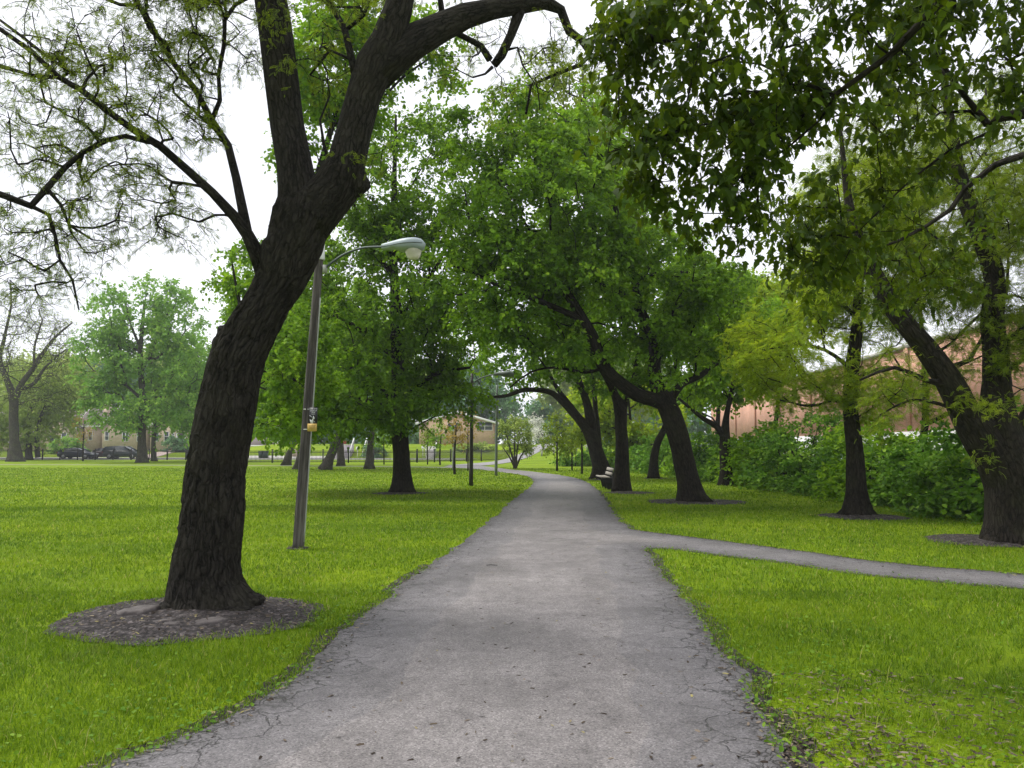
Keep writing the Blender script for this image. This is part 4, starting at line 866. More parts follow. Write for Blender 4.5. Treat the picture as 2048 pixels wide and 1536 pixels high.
# far paving: sidewalk across the field, street, hill road
def strip(pts, w, z, name, mat, sub=2.0, kind='structure'):
    p = smooth2([np.array([a, b, 0.]) for a, b in pts], sub)
    T = np.gradient(p[:, :2], axis=0); N = np.stack([-T[:, 1], T[:, 0]], -1); N /= np.linalg.norm(N, axis=1)[:, None]
    A = p.copy(); B = p.copy(); A[:, :2] += N * w / 2; B[:, :2] -= N * w / 2
    ribbon(A, B, 7, z, name, mat, edge=False, terrain=True)
MAT['dullwalk'] = plain('grass_edged_concrete', (.36, .36, .29), .9, 0, .5, .45)
strip([(-52, 74), (-45, 72.2), (-30, 70), (-18, 67.5), (-10, 65), (-5.2, 62.5)], 1.3, 0.015, 'sidewalk', MAT['dullwalk'])
strip([(-110, 101.2), (-60, 101.0), (-20, 100.5), (-6, 99.5)], 1.7, 0.03, 'street_sidewalk', MAT['concrete'])
strip([(-110, 108.5), (-60, 108.2), (-20, 107.5), (-5, 106.5)], 7.0, 0.03, 'street', MAT['road'])
strip([(-110, 114.2), (-60, 114), (-24, 113.2)], 1.6, 0.04, 'house_sidewalk', MAT['concrete'])
strip([(-4.2, 68), (-1.8, 78), (0.6, 90), (3.2, 104), (7.4, 122), (14, 140)], 3.4, 0.035, 'hill_road', MAT['road'])
strip([(20, 30), (20.5, 60), (22, 90), (23, 118)], 7.5, 0.03, 'parking_lot', MAT['road'])

# bare soil round the trunks
def soil_disc(c, rx, ry, seed, z=0.012, hump=0.05, n=90):
    m = 26; v = []; f = []
    for i in range(m + 1):
        for j in range(n):
            a = 2 * PI * j / n; k = 1 + 0.09 * mnoise.noise(Vector((math.cos(a) * 1.6 + seed, math.sin(a) * 1.6, 0))) + 0.045 * mnoise.noise(Vector((math.cos(a) * 7 + seed, math.sin(a) * 7, 0)))
            r = (i / m); x, y = c[0] + rx * k * r * math.cos(a), c[1] + ry * k * r * math.sin(a)
            zz = z + hump * (1 - r) ** 1.5 + (0.016 * mnoise.noise(Vector((x * 7, y * 7, seed))) + 0.012 * abs(mnoise.noise(Vector((x * 22, y * 22, seed))))) * min(1, (1 - r) * 5)
            v.append((x, y, zz))
    for i in range(m):
        for j in range(n):
            a, b = i * n + j, i * n + (j + 1) % n
            f.append((a, (i + 1) * n + j, (i + 1) * n + (j + 1) % n, b))
    mb = MB(); mb.poly(v, f); return struct(mb, 'bare_soil', MAT['soil'], True)
c1 = (G(115, 1235) + G(645, 1235)) / 2
SO = [(c1[0], c1[1] + 0.02, 1.22, 1.08)]
for (px, py, wpx) in [(1392, 1004, 195), (1722, 1034, 175), (1985, 1082, 250), (800, 987, 110), (1260, 986, 100), (597, 1097, 46), (1203, 960, 55), (1310, 957, 50)]:
    g = G(px, py); SO.append((g[0], g[1], wpx * g[1] / F / 2, min(1.7, wpx * g[1] / F / 2 * 0.95)))
for k, (x, y, a, b) in enumerate(SO): soil_disc((x, y), a, b, k * 3.1 + 1, hump=0.05 if k not in (6,) else 0.01)

# ------------------------------------------------------------------ grass
def scatter(n, y0, y1, pw, margin=4.0):
    u = RNG.random(n)
    Y = (y0 ** (1 - pw) + u * (y1 ** (1 - pw) - y0 ** (1 - pw))) ** (1 / (1 - pw)) if pw != 1 else y0 * (y1 / y0) ** u
    Xw = 0.66 * Y + margin; X = RNG.uniform(-1, 1, n) * Xw
    q = np.stack([X, Y], -1)
    ins = inside(poly_main, q) | inside(poly_side, q)
    nr = Y < 45; d = np.full(n, 5.0); d[nr] = dist_lines([e[::3] for e in EDGES], q[nr])
    sd = np.where(ins, -d, d); return q, sd
def nz(q, s, o=0):
    return np.array([mnoise.noise(Vector((a * s + o, b * s, o))) for a, b in q])
def keep_mask(q, sd, over=0.03):
    e = nz(q, 3.0, 7); k = sd > (-over + 0.09 * e)
    for (x, y, a, b) in SO:
        r = np.hypot((q[:, 0] - x) / a, (q[:, 1] - y) / b)
        k &= (r > 0.95 + 0.08 * e) | ((r > 0.80) & (RNG.random(len(q)) < 0.12))
    k &= ~((q[:, 1] > 60) & (q[:, 0] > 0))
    return k
def blades(mb, q, h, w, lean, rnd):
    n = len(q); z = H(q[:, 0], q[:, 1])
    a = RNG.uniform(0, 2 * PI, n); ca, sa = np.cos(a), np.sin(a)
    b = RNG.uniform(0, 2 * PI, n); lx, ly = np.cos(b) * lean * h, np.sin(b) * lean * h
    o = np.stack([q[:, 0], q[:, 1], z - 0.004], -1); side = np.stack([ca, sa, 0 * ca], -1) * w[:, None] / 2
    m = o + np.stack([lx * .35, ly * .35, h * .55], -1); t = o + np.stack([lx, ly, h * (1 - .35 * lean ** 2)], -1)
    v = np.stack([o - side, o + side, m + side * .8, m - side * .8, t], 1)
    base = np.arange(n)[:, None] * 5
    loops = np.concatenate([base + np.array([[0, 1, 2, 3]]), base + np.array([[3, 2, 4]])], 1).ravel()
    mb.add(v.reshape(-1, 3), loops, np.tile([4, 3], n), 0, rnd=np.repeat(rnd, 5))
gb = MB()
for (n, y0, y1, pw, h0, wk, wm) in [(330000, 3.3, 9, 0.6, .052, .0010, .0042), (240000, 8.5, 22, 0.7, .055, .0009, .005), (145000, 20, 62, 0.9, .06, .0010, .012)]:
    q, sd = scatter(n, y0, y1, pw); k = keep_mask(q, sd); q = q[k]; sd = sd[k]
    hn = nz(q, 1.1, 3); tuft = nz(q, 4.5, 11)
    bare = (nz(q, 1.9, 23) > 0.0 + .25 * np.clip(q[:, 1] - 5.2, -1, 2)) & (q[:, 0] > 1.15) & (q[:, 1] < 8) & (RNG.random(len(q)) < .72)
    bare |= (nz(q, .55, 77) > .28) & (nz(q, 4.0, 5) > 0) & (RNG.random(len(q)) < .5)
    q = q[~bare]; hn = hn[~bare]; tuft = tuft[~bare]; sd = sd[~bare]
    m = len(q)
    h = h0 * (1 + .35 * hn + .45 * tuft) * RNG.uniform(.6, 1.3, m) * np.clip(.6 + sd * 2, .6, 1)
    w = np.maximum(wm, wk * q[:, 1]) * RNG.uniform(.7, 1.2, m)
    rnd = np.clip(RNG.normal(.45, .2, m) + .28 * nz(q, .8, 31) + .12 * hn, 0, 0.97)
    rnd[RNG.random(m) < .015] = 1.0
    blades(gb, q, h, w, RNG.uniform(.2, 1.0, m), rnd)
# tall stray stems and seed heads
q, sd = scatter(1600, 3.4, 16, 0.5); k = keep_mask(q, sd, -.02); q = q[k]
blades(gb, q, RNG.uniform(.10, .19, len(q)), np.full(len(q), .004), RNG.uniform(.2, 1.0, len(q)), RNG.choice([.6, .9, 1.0], len(q)))
tag(gb.build('grass', MAT['blade']), kind='stuff')
# low broad-leaved weeds, thick along the verges and in the front corners
wb = MB()
q, sd = scatter(70000, 3.3, 20, 0.5); k = keep_mask(q, sd, .06); q = q[k]; sd = sd[k]
pr = np.clip(.55 * np.exp(-sd / .35) + .35 * (nz(q, .9, 51) > .18) * (q[:, 1] < 8) + .05, 0, 1)
k = RNG.random(len(q)) < pr; q = q[k]; n = len(q)
pos = np.stack([q[:, 0], q[:, 1], RNG.uniform(.006, .05, n)], -1)
Yv = unit(np.stack([RNG.normal(size=n), RNG.normal(size=n), RNG.uniform(-.1, .6, n)], -1)); Zv = unit(np.array([0, 0, 1.]) + RNG.normal(size=(n, 3)) * .35); Xv = unit(np.cross(Yv, Zv)); Zv = np.cross(Xv, Yv)
wb.inst(*LEAF_FOLD, pos, Xv, Yv, Zv, RNG.uniform(.018, .042, n), rnd=RNG.random(n))
tag(wb.build('weeds', MAT['weed']), kind='stuff')
# dry litter: bits of bark, old leaves and stalks on soil and along the asphalt margins
lb = MB(); pts = []
for k, (x, y, a, b) in enumerate(SO):
    m = 1000 if k == 0 else 350
    if k == 6: m = 60
    r = np.sqrt(RNG.random(m)) * .97; t = RNG.uniform(0, 2 * PI, m); pts.append(np.stack([x + a * r * np.cos(t), y + b * r * np.sin(t), np.full(m, .02) + .05 * (1 - r) ** 1.5], -1))
q, sd = scatter(26000, 3.3, 18, .5); k = (np.abs(sd) < .14); q = q[k]; pts.append(np.c_[q, np.full(len(q), .014)])
for (x, y, a, b) in [(2.3, 4.9, 1.3, .9), (1.55, 4.2, .7, .8)]:
    m = 1500; r = np.sqrt(RNG.random(m)); t = RNG.uniform(0, 2 * PI, m); c_ = np.stack([x + a * r * np.cos(t), y + b * r * np.sin(t), RNG.uniform(.008, .03, m)], -1); pts.append(c_[~inside(poly_main, c_[:, :2])])
q, sd = scatter(4200, 3.3, 26, .5); k = sd < 0; q = q[k]; pts.append(np.c_[q, np.full(len(q), .012)])
pts = np.vstack(pts); n = len(pts)
Yv = unit(np.stack([RNG.normal(size=n), RNG.normal(size=n), RNG.normal(size=n) * .12], -1)); Zv = unit(np.array([0, 0, 1.]) + RNG.normal(size=(n, 3)) * .2); Xv = unit(np.cross(Yv, Zv)); Zv = np.cross(Xv, Yv)
chip = ([(-.16, 0, 0), (.12, -.03, .05), (.18, .5, .06), (.05, 1, .02), (-.14, .8, 0)], [(0, 1, 2, 3, 4)])
lb.inst(*chip, pts, Xv, Yv, Zv, RNG.uniform(.012, .05, n) ** 1.0, rnd=RNG.random(n) ** 1.3)
MAT['litter'] = leaf_mat('dry_litter', [(0, (.03, .022, .018)), (.5, (.10, .08, .06)), (.85, (.22, .18, .14)), (1, (.30, .27, .10))], .05, (.2, .15, .05), .8, .1)
tag(lb.build('leaf_litter', MAT['litter']), kind='stuff')

# flat stones lying in the soil ring of the leaning tree
def stone(label, px, py, w, d, h, seed, rz=0.0, tilt=0.0):
    g = G(px, py); n = 26; v = []
    h *= .75
    for lv, (k, z) in enumerate([(1.0, -.02), (1.03, h * .5), (.93, h * .97), (.55, h * 1.0)]):
        for j in range(n):
            a = 2 * PI * j / n; r = 1 + .55 * mnoise.noise(Vector((math.cos(a) * 1.5 + seed * 3.3, math.sin(a) * 1.5, 1))) + .28 * mnoise.noise(Vector((math.cos(a) * 4 + seed, math.sin(a) * 4, lv)))
            x, y = w / 2 * r * k * math.cos(a), d / 2 * r * k * math.sin(a)
            v.append((x, y, z + x * tilt + .010 * mnoise.noise(Vector((x * 20, y * 20, seed)))))
    f = [(l * n + j, l * n + (j + 1) % n, (l + 1) * n + (j + 1) % n, (l + 1) * n + j) for l in range(3) for j in range(n)] + [tuple(3 * n + j for j in range(n))]
    mb = MB(); mb.poly(v, f); o = mb.build('flat_stone', MAT['stone'])
    o.location = (g[0], g[1], .018); o.rotation_euler = (0, 0, rz)
    return tag(o, label, 'stone', 'flat stones in the soil around the leaning tree')
stone('largest pale flat stone, in the soil right in front of the leaning trunk', 418, 1251, .26, .20, .045, 1, .3, .08)
stone('small flat stone touching the right end of the largest one', 445, 1247, .09, .09, .035, 2)
stone('middle-sized flat stone left of the trunk foot, nearest the grass', 325, 1249, .17, .14, .035, 3, .2, .06)
stone('flat stone between the trunk and the middle-sized stone', 345, 1256, .15, .10, .04, 4, -.2)
stone('long pale slab-like stone half buried at the left foot of the trunk', 272, 1232, .34, .26, .07, 5, .4, .10)
stone('small low stone alone near the front rim of the soil ring', 300, 1262, .12, .08, .03, 6)
stone('little dark stone lying in the soil right of the trunk', 466, 1260, .06, .05, .025, 7)
tw_ = MB(); g = G(983, 1133); tw_.tube([g + (-.07, 0, .018), g + (0, .006, .022), g + (.08, -.004, .017)], [.004, .005, .003], 6)
tag(tw_.build('fallen_twig', MAT['twig'], None, True), 'small dark twig lying across the middle of the asphalt path', 'twig')

# ------------------------------------------------------------------ street lamps
def weathered():
    t = NT('weathered_wood'); v = t.attr('bk').outputs['Vector']; m = t.mapping(v, (30, 30, 1.2))
    n = t.noise(m, 1.2, 5, .7, .6); n2 = t.noise(t.mapping(v, (8, 8, .5)), 1.0, 4, .6)
    c = t.ramp(n, [(.3, (.02, .017, .015)), (.5, (.095, .085, .078)), (.7, (.18, .168, .155))])
    c = t.mix(.8, c, t.ramp(n2, [(.38, .25), (.58, 1.0)]), 'MULTIPLY')
    t.col(c); t.rough(.9); t.nrm(t.bump(n, .8, .008)); return t.m
MAT['wood_pole'] = weathered()
MAT['arm_metal'] = plain('dull_green_steel', (.085, .11, .10), .5, .3, 6, .3)
MAT['lamp_grey'] = plain('painted_lamp_housing', (.30, .36, .37), .45, .1, 5, .15)
MAT['conduit'] = plain('pale_conduit', (.42, .44, .40), .6, .2, 9, .3)
MAT['strap'] = plain('galvanised_strap', (.62, .63, .60), .5, .4)
MAT['steel_dark'] = plain('dark_green_brown_steel', (.045, .042, .036), .55, .2, 4, .5)
MAT['steel_green'] = plain('grey_green_steel', (.16, .19, .165), .55, .2, 4, .3)
def glassy():
    t = NT('prismatic_lamp_glass'); t.col((.86, .82, .70)); t.rough(.25)
    t.b.inputs['Transmission Weight'].default_value = .45; t.b.inputs['IOR'].default_value = 1.35
    w = t.new('ShaderNodeTexWave'); w.inputs['Scale'].default_value = 30; t.L(t.obj(), w.inputs['Vector']); t.nrm(t.bump(w.outputs['Fac'], .4, .004)); return t.m
MAT['lampglass'] = glassy()
def cobra(root, A, B, tip, wr, org, L=0.62, Wd=0.27, mat='lamp_grey', glass=True):
    """A: arm start, B: list of arm points to the housing; tip: unit direction of the head"""
    ar = MB(); pts, rr = resample(np.array([A] + B), np.full(len(B) + 1, wr), .05); ar.tube(pts, rr, 10); ar.build('arm', MAT['arm_metal'] if mat == 'lamp_grey' else MAT[mat], root, True, org)
    s = np.array(B[-1], float); d = unit(np.array(tip, float)); side = unit(np.cross(d, [0, 0, 1.])); up = np.cross(side, d)
    n = 22; m = 20; v = []; k = L / .62
    for i in range(n + 1):
        t = i / n
        wid = Wd / 2 * (0.30 + .70 * ss(t / .62)) if t < .62 else Wd / 2 * math.sqrt(max(0, 1 - ((t - .62) / .385) ** 2))
        top = (.055 + .062 * math.sin(min(1, t / .72) * PI / 2)) * k * (1 if t < .72 else math.sqrt(max(0, 1 - ((t - .72) / .283) ** 2)))
        bot = (.040 + .055 * ss((t - .25) / .3)) * k * (1 if t < .9 else math.sqrt(max(.0, 1 - ((t - .9) / .102) ** 2)))
        for j in range(m):
            a = 2 * PI * j / m; ca, sa = math.cos(a), math.sin(a)
            x = wid * np.sign(ca) * abs(ca) ** .8; z = (top * .85 if sa > 0 else bot) * abs(sa) ** .8 * np.sign(sa)
            v.append(s + d * (t * L - .03) + side * x + up * z)
    f = [(i * m + j, i * m + (j + 1) % m, (i + 1) * m + (j + 1) % m, (i + 1) * m + j) for i in range(n) for j in range(m)]
    f += [tuple(range(m))[::-1], tuple(n * m + j for j in range(m))]
    hb = MB(); hb.poly(v, f); h = hb.build('lamp_housing', MAT[mat], root, True, org)
    rm = MB(); ring = []
    for i in range(1, n + 1):
        pass
    for sg in (1, -1):
        pl = []
        for i in range(0, n):
            t = i / n; wid = Wd / 2 * (0.30 + .70 * ss(t / .62)) if t < .62 else Wd / 2 * math.sqrt(max(0, 1 - ((t - .62) / .385) ** 2))
            pl.append(s + d * (t * L - .03) + side * wid * 1.01 * sg)
        rm.tube(pl, .006 * k, 5)
    rm.build('rim_seam', MAT['arm_metal'], h, True, (0, 0, 0) if False else org)
    if glass:
        c = s + d * (L * .68) - up * .075 * k; gl = MB()
        prof = [(.118, .02), (.120, -.01), (.108, -.05), (.092, -.095), (.074, -.118), (.045, -.128), (.012, -.130)]
        a_ = np.array([[side[0], side[1], side[2]], d, up])
        mm = 24; vv = []
        for (r, z) in prof:
            for j in range(mm):
                a = 2 * PI * j / mm; vv.append(c + side * r * k * math.cos(a) + d * r * k * math.sin(a) + up * z * k)
        ff = [(i * mm + j, i * mm + (j + 1) % mm, (i + 1) * mm + (j + 1) % mm, (i + 1) * mm + j) for i in range(len(prof) - 1) for j in range(mm)]
        ff = [tuple(reversed(q)) for q in ff] + [tuple((len(prof) - 1) * mm + j for j in range(mm))]
        gl.poly(vv, ff); gl.build('glass_bowl', MAT['lampglass'], root, True, org)
YL = gy(596, 1097)
rt = thing('street_lamp', 'weathered wooden lamp post with curved arm and glass-bowled lamp head behind the leaning tree', 'street lamp', G(596, 1097))
org = np.array(rt.location); bot = G(596, 1097); top = P(641, 484, YL)
pb = MB(); pts, rr = resample(np.array([bot + (0, 0, -.05), bot * .5 + top * .5 + (-.004, 0, 0), top]), [M(23, YL) / 2, M(20, YL) / 2, M(15.5, YL) / 2], .15); pb.tube(pts, rr, 18); pb.build('pole', MAT['wood_pole'], rt, True, org)
cb = MB(); cp0 = [p + np.array([r * .98, -.02, 0]) for p, r in zip(pts[1:-6], rr[1:-6])]; cb.tube(cp0, .013, 6); cb.build('conduit', MAT['conduit'], rt, True, org)
kb = MB(); kb.lathe([(M(17, YL) / 2 * 1.1, -.30), (M(17, YL) / 2 * 1.12, -.29), (M(17, YL) / 2 * 1.05, .0), (.02, .03)], top, 16); kb.build('pole_cap', MAT['strap'], rt, True, org)
bb = MB(); bb.box(P(650, 538, YL - .03), (.055, .09, .12)); bb.build('arm_bracket', MAT['conduit'], rt, False, org)
cobra(rt, P(648, 538, YL - .03), [P(665, 524, YL - .06), P(690, 508, YL - .10), P(720, 497, YL - .16), P(750, 494, YL - .22), P(768, 494.5, YL - .26)], (1, -.12, .045), .020, org, L=.70, Wd=.36)
wr_ = MB(); wr_.box(P(650, 556, YL), (.30, .03, .02)); 
# signs strapped to the post
def text_obj(name, body, size, loc, mat, parent, align='CENTER', rot=(PI / 2, 0, 0), ext=0.001, sx=1.0):
    cu = bpy.data.curves.new(name, 'FONT'); cu.body = body; cu.size = size; cu.align_x = align; cu.align_y = 'CENTER'; cu.extrude = ext
    tmp = bpy.data.objects.new(name + '_tmp', cu); COL.objects.link(tmp)
    dg = bpy.context.evaluated_depsgraph_get(); me = bpy.data.meshes.new_from_object(tmp.evaluated_get(dg)); bpy.data.objects.remove(tmp)
    me.materials.clear(); me.materials.append(MAT[mat]); o = bpy.data.objects.new(name, me); COL.objects.link(o)
    o.parent = parent; o.location = loc; o.rotation_euler = rot; o.scale = (sx, 1, 1); return o
MAT['sign_black'] = plain('black_sign', (.018, .018, .02), .45)
MAT['sign_white'] = plain('white_sign_paint', (.72, .73, .76), .6)
MAT['sign_yellow'] = plain('yellow_sign', (.62, .42, .11), .55, 0, 8, .15)
MAT['sign_brown'] = plain('brown_sign_ink', (.16, .09, .03), .6)
ys = YL - M(20, YL) / 2 - .045
a0 = P(619, 815, ys); a1 = P(635, 847, ys)
cx, cz = (P(618.5, 832, ys)[0] + P(634.5, 832, ys)[0]) / 2, (P(0, 814.5, ys)[2] + P(0, 850, ys)[2]) / 2
w_, h_ = M(16.5, ys), M(35.5, ys)
sr = thing('park_sign', 'black sign with white lettering above a white dog figure, strapped to the wooden lamp post', 'sign', (cx, ys, cz))
pbx = MB(); pbx.box((0, 0, 0), (w_, .006, h_)); pbx.build('sign_panel', MAT['sign_black'], sr)
for i, (s_, zz, sz) in enumerate([('LEASH AND', .115, .029), ('CLEAN UP', .083, .029), ('AFTER', .055, .025), ('YOUR PET', .030, .016)]):
    text_obj('lettering', s_, sz, (0, -.0045, zz), 'sign_white', sr, sx=.80)
dogp = [(-.036, -.118), (-.044, -.09), (-.052, -.055), (-.050, -.045), (-.040, -.062), (-.030, -.068), (-.012, -.048), (-.004, -.030), (-.001, -.004), (.004, .006), (.012, -.006), (.020, -.022), (.022, -.042), (.014, -.052), (.006, -.040), (.004, -.056), (.002, -.118)]
dg_ = MB(); nn = len(dogp); v = [(x, -.0045, z) for x, z in dogp] + [(x, -.0035, z) for x, z in dogp]
dg_.poly(v, [tuple(range(nn)), tuple(range(2 * nn - 1, nn - 1, -1))] + [(i, i + nn, (i + 1) % nn + nn, (i + 1) % nn) for i in range(nn)])
dg_.tube([(-.058, -.004, .012), (-.012, -.004, -.022)], .003, 5); dg_.tube([(.010, -.004, -.075), (.030, -.004, -.10)], .003, 5)
dg_.build('dog_figure', MAT['sign_white'], sr)
st_ = MB(); st_.box((-w_ * .5 - .045, .052, .112), (.12, .012, .012)); st_.build('strap', MAT['strap'], sr)
cx2 = (P(615.5, 855, ys)[0] + P(634, 855, ys)[0]) / 2; cz2 = P(0, 855, ys)[2]; w2, h2 = M(18.5, ys), M(15.5, ys)
s2 = thing('park_sign', 'small yellow notice with brown lettering fixed below the black sign on the wooden lamp post', 'sign', (cx2, ys - .014, cz2))
p2 = MB(); p2.box((0, 0, 0), (w2, .006, h2)); p2.build('sign_panel', MAT['sign_yellow'], s2)
for s_, zz, sz in [('IT IS THE LAW', .034, .021), ('FINE UP TO $500', .009, .016), ('CITY ORDINANCE', -.012, .012), ('*', -.034, .03)]:
    text_obj('lettering', s_, sz, (-.004, -.0045, zz), 'sign_brown', s2, sx=.85)
st_ = MB(); st_.box((-w2 * .5 - .03, .062, -.028), (.10, .012, .012)); st_.build('strap', MAT['strap'], s2)

def steel_lamp(label, px, py, w, ytop, arm, mat, head=True, z=0.0):
    g = G(px, py); Y = g[1]; t = P(px + 2, ytop, Y); rt = thing('street_lamp', label, 'street lamp', g); o = np.array(rt.location)
    m = MB(); pp, r_ = resample(np.array([g + (0, 0, -.05), t]), [M(w, Y) / 2, M(w * .68, Y) / 2], .5); m.tube(pp, r_, 12); m.build('pole', MAT[mat], rt, True, o)
    if head:
        A = P(arm[0][0], arm[0][1], Y); cobra(rt, A, [P(a, b, Y - .03 * k) for k, (a, b) in enumerate(arm[1:])], (1, -.1, .02), .028, o, L=M(arm_len, Y), Wd=.30, mat='steel_green', glass=False)
    return rt
arm_len = 40
steel_lamp('dark slim steel lamp post with flat cobra head left of the path', 942, 972, 8.5, 747, [(944, 768), (960, 757), (978, 751), (990, 749)], 'steel_dark')
arm_len = 26
steel_lamp('grey-green steel lamp post further round the bend, its head hidden in leaves', 992, 952, 6, 770, [(994, 776), (1004, 770), (1012, 768)], 'steel_green')
steel_lamp('pale grey lamp post standing left of the path by the forked young tree', 906, 940, 3.6, 820, None, 'conduit', head=False)

# ------------------------------------------------------------------ bench
MAT['bench_dark'] = plain('dark_painted_concrete', (.03, .03, .032), .8, 0, 20, .4, .3, .004)
MAT['slat'] = plain('weathered_bench_slat', (.36, .33, .29), .85, 0, 12, .35)
yb = gy(1212, 979); xb = G(1212, 979)[0]
bn = thing('park_bench', 'park bench with pale slats and dark supports facing the path by the forked tree', 'bench', (xb + .12, yb, 0), 0)
def support(y):
    m = MB(); pr = [(-.30, .43), (-.28, .38), (-.14, .30), (-.06, .0), (.14, 0), (.30, .80), (.22, .82), (.12, .46), (-.02, .42)]
    n = len(pr); v = [(x, y - .04, z) for x, z in pr] + [(x, y + .04, z) for x, z in pr]
    m.poly(v, [tuple(range(n)), tuple(range(2 * n - 1, n - 1, -1))] + [(i, i + n, (i + 1) % n + n, (i + 1) % n) for i in range(n)]); m.build('leg', MAT['bench_dark'], bn)
for y in (0, .85, 1.7): support(y)
m = MB()
for x, z in [(-.26, .445), (-.14, .435), (-.02, .44)]: m.box((x, .85, z + .02), (.10, 1.95, .035), ry=-.08)
m.build('seat', MAT['slat'], bn)
m = MB()
for x, z in [(.115, .58), (.165, .74)]: m.box((x - .02, .85, z), (.035, 1.95, .12), ry=.26)
m.build('backrest', MAT['slat'], bn)

# ------------------------------------------------------------------ hedge shrubs
def shrub(label, x, y, rx, ry, h, n, mat='leaf_hedge', size=.13, seed=0, group='shrubs of the long hedge on the right', K=8, q=7, name='shrub', z=None, lay=.55):
    rng = np.random.default_rng(seed); z0 = float(H(x, y)); st = MB(); lf = MB()
    ctr = np.array([x, y, z0])
    cs = []
    while len(cs) < n:
        d = rng.normal(size=3); d /= np.linalg.norm(d); d[2] = abs(d[2]) * (1 if rng.random() < .85 else .1); r = rng.random() ** .28
        p = np.array([d[0] * rx * r, d[1] * ry * r, d[2] * h * r])
        p = p * (1 + .42 * mnoise.noise(Vector(tuple(d * 1.7)) + Vector((seed * 2.3, 0, 0))) + .12)
        p[0] *= 1 - .25 * max(0, .35 - p[2] / h)
        if mnoise.noise(Vector(tuple((p + ctr) / .9))) < -.18: continue
        if p[2] < .12: p[2] = rng.uniform(.1, .5)
        cs.append(p + ctr)
    cs = np.array(cs)
    for p in cs[::3]:
        b = ctr + np.array([rng.normal() * rx * .25, rng.normal() * ry * .25, -.05]); mid_ = (b + p) / 2 + np.array([0, 0, .2 * h])
        pp, rr = resample(np.array([b, mid_, p]), [.03, .018, .006], .4); st.tube(pp, rr, 4, cap=False)
    od = unit(cs - ctr); nt = n * K
    d = unit(.7 * np.repeat(od, K, 0) + rng.normal(size=(nt, 3)) * .6); d[:, 2] *= .4; d = unit(d)
    ln = rng.uniform(.3, .75, nt); s = np.repeat(cs, K, 0) + rng.normal(size=(nt, 3)) * .10
    ix = np.repeat(np.arange(nt), q); t = rng.random(nt * q)
    lp = s[ix] + d[ix] * (ln[ix] * t)[:, None] - np.array([0, 0, 1.]) * (ln[ix] * t * t * .45)[:, None]
    nl = len(lp); Y = unit(d[ix] * .8 + rng.normal(size=(nl, 3)) * .6 + np.array([0, 0, -.25])); Z0 = unit(np.array([0, 0, 1.2]) + rng.normal(size=(nl, 3)) * lay); X = unit(np.cross(Y, Z0)); Z = np.cross(X, Y)
    lp[:, 2] = np.maximum(lp[:, 2], z0 + .03)
    lf.inst(*LEAF_FOLD, lp, X, Y, Z, size * rng.uniform(.6, 1.2, nl), rnd=np.clip(np.repeat(rng.normal(.45, .2, n), K * q) + rng.normal(0, .15, nl), 0, 1))
    r = thing(name, label, 'shrub', (x, y, z0), 0, group); st.build('stems', MAT['bark'], r, True, (x, y, z0)); lf.build('foliage', MAT[mat], r, False, (x, y, z0)); return r
HL = ['at the right picture edge behind the massive trunk', 'filling the gap left of the massive trunk', 'between the massive trunk and the slender locust', 'directly right of the slender locust trunk', 'directly left of the slender locust trunk', 'tallest, with fresh light green arching shoots, left of the slender locust', 'halfway between slender locust and dark hedge-side trunk', 'just right of the dark hedge-side trunk', 'just left of the dark hedge-side trunk', 'behind the foot of the arching maple', 'between arching maple and slanting trunk', 'behind the slanting trunk', 'behind the forked bench tree']
HP = [(11.9, 15.5), (11.4, 18.3), (11.3, 21.2), (11.3, 24.2), (11.2, 27.2), (11.0, 30.4), (10.9, 33.6), (10.8, 37.0), (10.6, 41), (10.4, 45), (9.8, 49.5), (9.2, 54), (8.6, 59)]
HH = [2.0, 2.1, 1.75, 2.2, 1.8, 2.7, 2.2, 1.8, 2.2, 1.8, 2.2, 1.9, 2.3]
for i, ((x, y), hh, l_) in enumerate(zip(HP, HH, HL)):
    far = y > 36
    shrub('leafy green hedge shrub ' + l_, x, y, 1.75, 1.95, hh, 150 if not far else 110, size=.15 if not far else .2, seed=300 + i, K=8, q=7 if not far else 5, mat='leaf_hedge' if i % 3 else 'leaf_mapleb')
# undergrowth in front of the hedge foot
shrub('dense dark clipped hedge above the stone steps wall across the street', -20.5, 126, 3.0, 1.5, 1.7, 150, 'leaf_blue', .35, 331, None, 6, 5, 'clipped_hedge')
shrub('round grey-green bush across the street behind the pale straight trunk', -19.6, 113.5, 1.35, 1.35, 2.0, 80, 'leaf_blue', .22, 332, None, 7, 6, 'round_bush')
shrub('dark bush in front of the gabled brick house at the far left', -68.0, 122, 2.6, 1.6, 2.2, 80, 'leaf_far', .35, 333, None, 6, 5, 'bush')
shrub('grey-green bush beside the arched door of the far left houses', -51.8, 124, 2.0, 1.5, 2.0, 70, 'leaf_blue', .35, 334, None, 6, 5, 'bush')
for k, (x, y, l_) in enumerate([(5.3, 66, 'low dark shrub left of the young trees by the bend'), (7.0, 68, 'low dark shrub behind the young trees by the bend'), (8.8, 67, 'low dark shrub next to the slanting limbs beyond the bend')]):
    shrub(l_, x, y, 1.6, 1.2, 1.5, 60, 'leaf_hedge', .2, 340 + k, 'low dark shrubs beyond the bend', 6, 5)
shrub('low light-green bush at the foot of the orange brick house', -5.2, 117, 3.0, 1.0, 1.0, 60, 'leaf_pale', .3, 345, None, 6, 5, 'bush')

